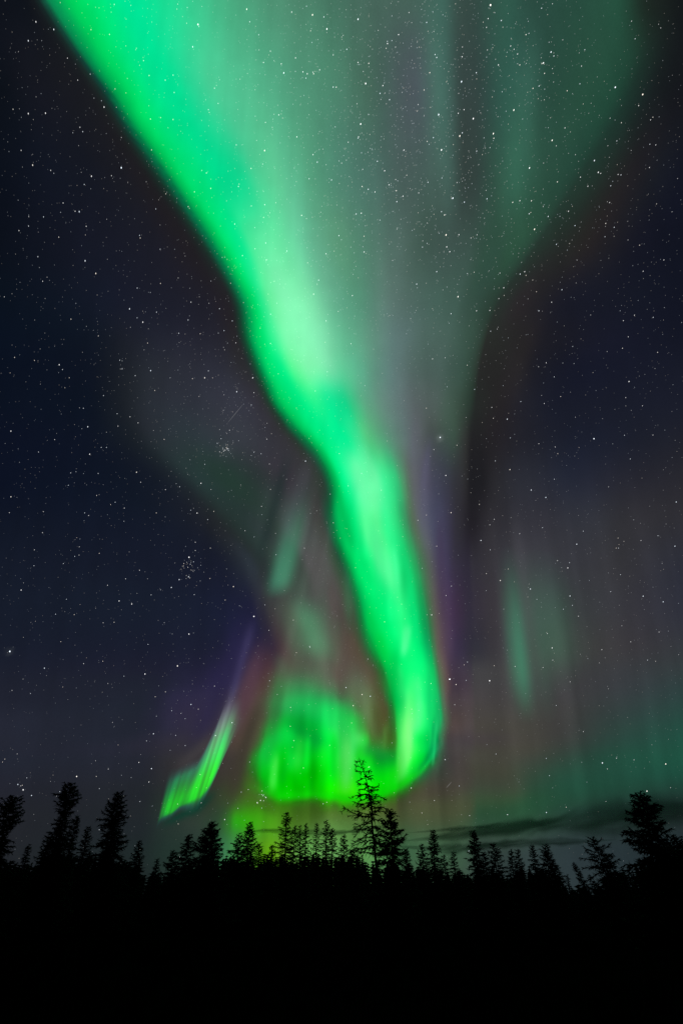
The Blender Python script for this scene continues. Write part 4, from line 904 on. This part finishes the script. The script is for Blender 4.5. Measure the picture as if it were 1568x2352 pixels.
# the tall thin larch in front of the loop, its bare trunk snaking up to a bent tip
DL = 30
zp = [(405, 1030), (398, 950), (392, 880), (380, 800), (374, 700), (376, 640), (370, 560), (352, 480), (342, 430), (322, 350), (308, 300), (285, 245), (265, 185)]
sp = [world_at(a * .27 + 752.5, b * .27 + 1693, DL) for a, b in zp]
lb = np.array([sp[0][0] + .35, sp[0][1], -.05])
sp = [lb, lb * .5 + sp[0] * .5] + sp
ext = []
Ls_ = [0]
for a, b in zip(sp[:-1], sp[1:]): Ls_.append(Ls_[-1] + np.linalg.norm(b - a))
spz = [1e9, 1e9] + [b for a, b in zp]


def t_of(zy):
    for i in range(2, len(sp) - 1):
        if spz[i] >= zy >= spz[i + 1]:
            g = (spz[i] - zy) / (spz[i] - spz[i + 1])
            return 1 - (Ls_[i] + g * (Ls_[i + 1] - Ls_[i])) / Ls_[-1]
    return .01


u1 = px2m(.27, 850, 1850, DL)
# (height in the crown, reach left or right, rise, curl)
for zy, reach, rise, curl in ((215, -48, .3, -.5), (235, 40, .9, -.2), (262, -60, .1, .6), (296, -75, -.1, .9), (300, 78, .35, -.5), (330, 60, -.2, 1.2), (352, -70, -.2, -.6),
                              (372, 55, .5, -.9), (390, -85, -.4, 1.1), (410, 110, -.5, 1.1), (432, -75, -.3, 1.0), (455, 70, -.1, .5), (470, 62, -.5, 1.0), (490, -110, .1, -.9),
                              (505, -165, .25, -1.1), (520, -120, .0, -.9), (538, 125, .45, -1.3), (550, 90, .2, -1.6), (556, -150, -.3, .8), (575, -120, -.5, .9), (590, 80, -.3, .9),
                              (618, 160, .3, -.9), (640, 190, .1, -.8), (650, -150, -.2, .6), (676, -228, -.05, .15), (690, -180, .15, -.7), (700, 150, -.1, -.4), (715, -150, -.4, .8),
                              (735, -170, -.1, -.6), (760, -150, -.3, .7), (775, 160, -.1, -.6), (800, -120, -.4, -.4), (830, 130, -.1, -.5), (860, -180, .1, -.9), (880, -170, -.1, -.6), (900, 140, -.2, .4),
                              (925, -200, -.1, -.3), (940, -150, -.2, .5), (960, 160, -.1, -.4), (985, -190, -.1, .3)):
    az_ = (math.pi if reach < 0 else 0) + rnd.uniform(-.45, .45)
    ext.append((t_of(zy), az_, abs(reach) * u1 * 1.12, rise, curl))
for k in range(44):   # limbs towards and away from the viewer
    zy = rnd.uniform(330, 1000)
    ext.append((t_of(zy), rnd.choice((1.57, -1.57)) + rnd.uniform(-.7, .7), (26 + .12 * (zy - 200)) * u1 * rnd.uniform(.6, 1.2), rnd.uniform(-.4, .3), rnd.uniform(-.6, .9)))
tree('larch', sp[-1], lb, .35, 'spire', 2.0, 12, 'tall thin larch with a crooked bare trunk and curling branches against the glowing loop', 'tree', seed=99, spine=sp, extra=ext, trunk_r=.085, sub=2)

# ------------------------------------------------------------------ the forest behind: too dense to count
fo = MB(); R = random.Random(4)
sil_x = [0, 60, 110, 240, 335, 365, 430, 520, 620, 720, 850, 960, 1060, 1160, 1250, 1300, 1345, 1400, 1480, 1568, 1700]
sil_y = [1958, 1972, 1950, 1950, 1975, 1990, 1968, 1955, 1956, 1950, 1955, 1982, 1990, 1985, 1985, 2018, 2030, 1995, 1965, 1965, 1965]
for i in range(760):
    x = R.uniform(-140, 1710)
    layer = R.random()
    Dh = 52 + 45 * layer
    yt = float(np.interp(x, sil_x, sil_y)) + R.uniform(1, 36) + 12 * (1 - layer)
    tip = world_at(x, yt, Dh); h = max(tip[2], .8)
    rad = px2m(R.uniform(18, 40), x, yt, Dh)
    b = np.array([tip[0], tip[1], -.1])
    fo.tube([b, b + (0, 0, h * .97)], [.07, .01], 4)
    nb = int(34 + 7 * h)
    for k in range(nb):
        t = (k + R.random()) / nb
        wd = rad * (.22 + .78 * t ** .6) * R.uniform(.55, 1.1); a = k * 2.4 + R.uniform(-.4, .4)
        z = h * (1 - t * .97)
        d = np.array([math.cos(a), math.sin(a), R.uniform(-.35, .1)])
        fo.spike(b + (0, 0, z), d, wd, .10 + .13 * t)
forest = link_mesh('forest', fo.v, fo.f, M_NEEDLE)
tag(forest, 'dark mass of distant spruce forest closing the view behind the single trees', 'forest', kind='stuff')

# low heath between the viewer and the trees
un = MB(); R = random.Random(12)
for i in range(3000):
    Dh = 5 + 30 * R.random() ** .8; a = R.uniform(-1.05, 1.05)
    p = np.array([Dh * math.sin(a), Dh * math.cos(a), -.05]); s = R.uniform(.12, .5) * (1 + .02 * Dh)
    for k in range(8):
        d = np.array([R.uniform(-.6, .6), R.uniform(-.6, .6), R.uniform(.5, 1)])
        un.spike(p + np.array([R.uniform(-.15, .15), R.uniform(-.15, .15), 0]), d, s * R.uniform(.5, 1), .018)
heath = link_mesh('undergrowth', un.v, un.f, M_HEATH)
tag(heath, 'dark low heath and grass covering the ground before the trees', 'undergrowth', kind='stuff')
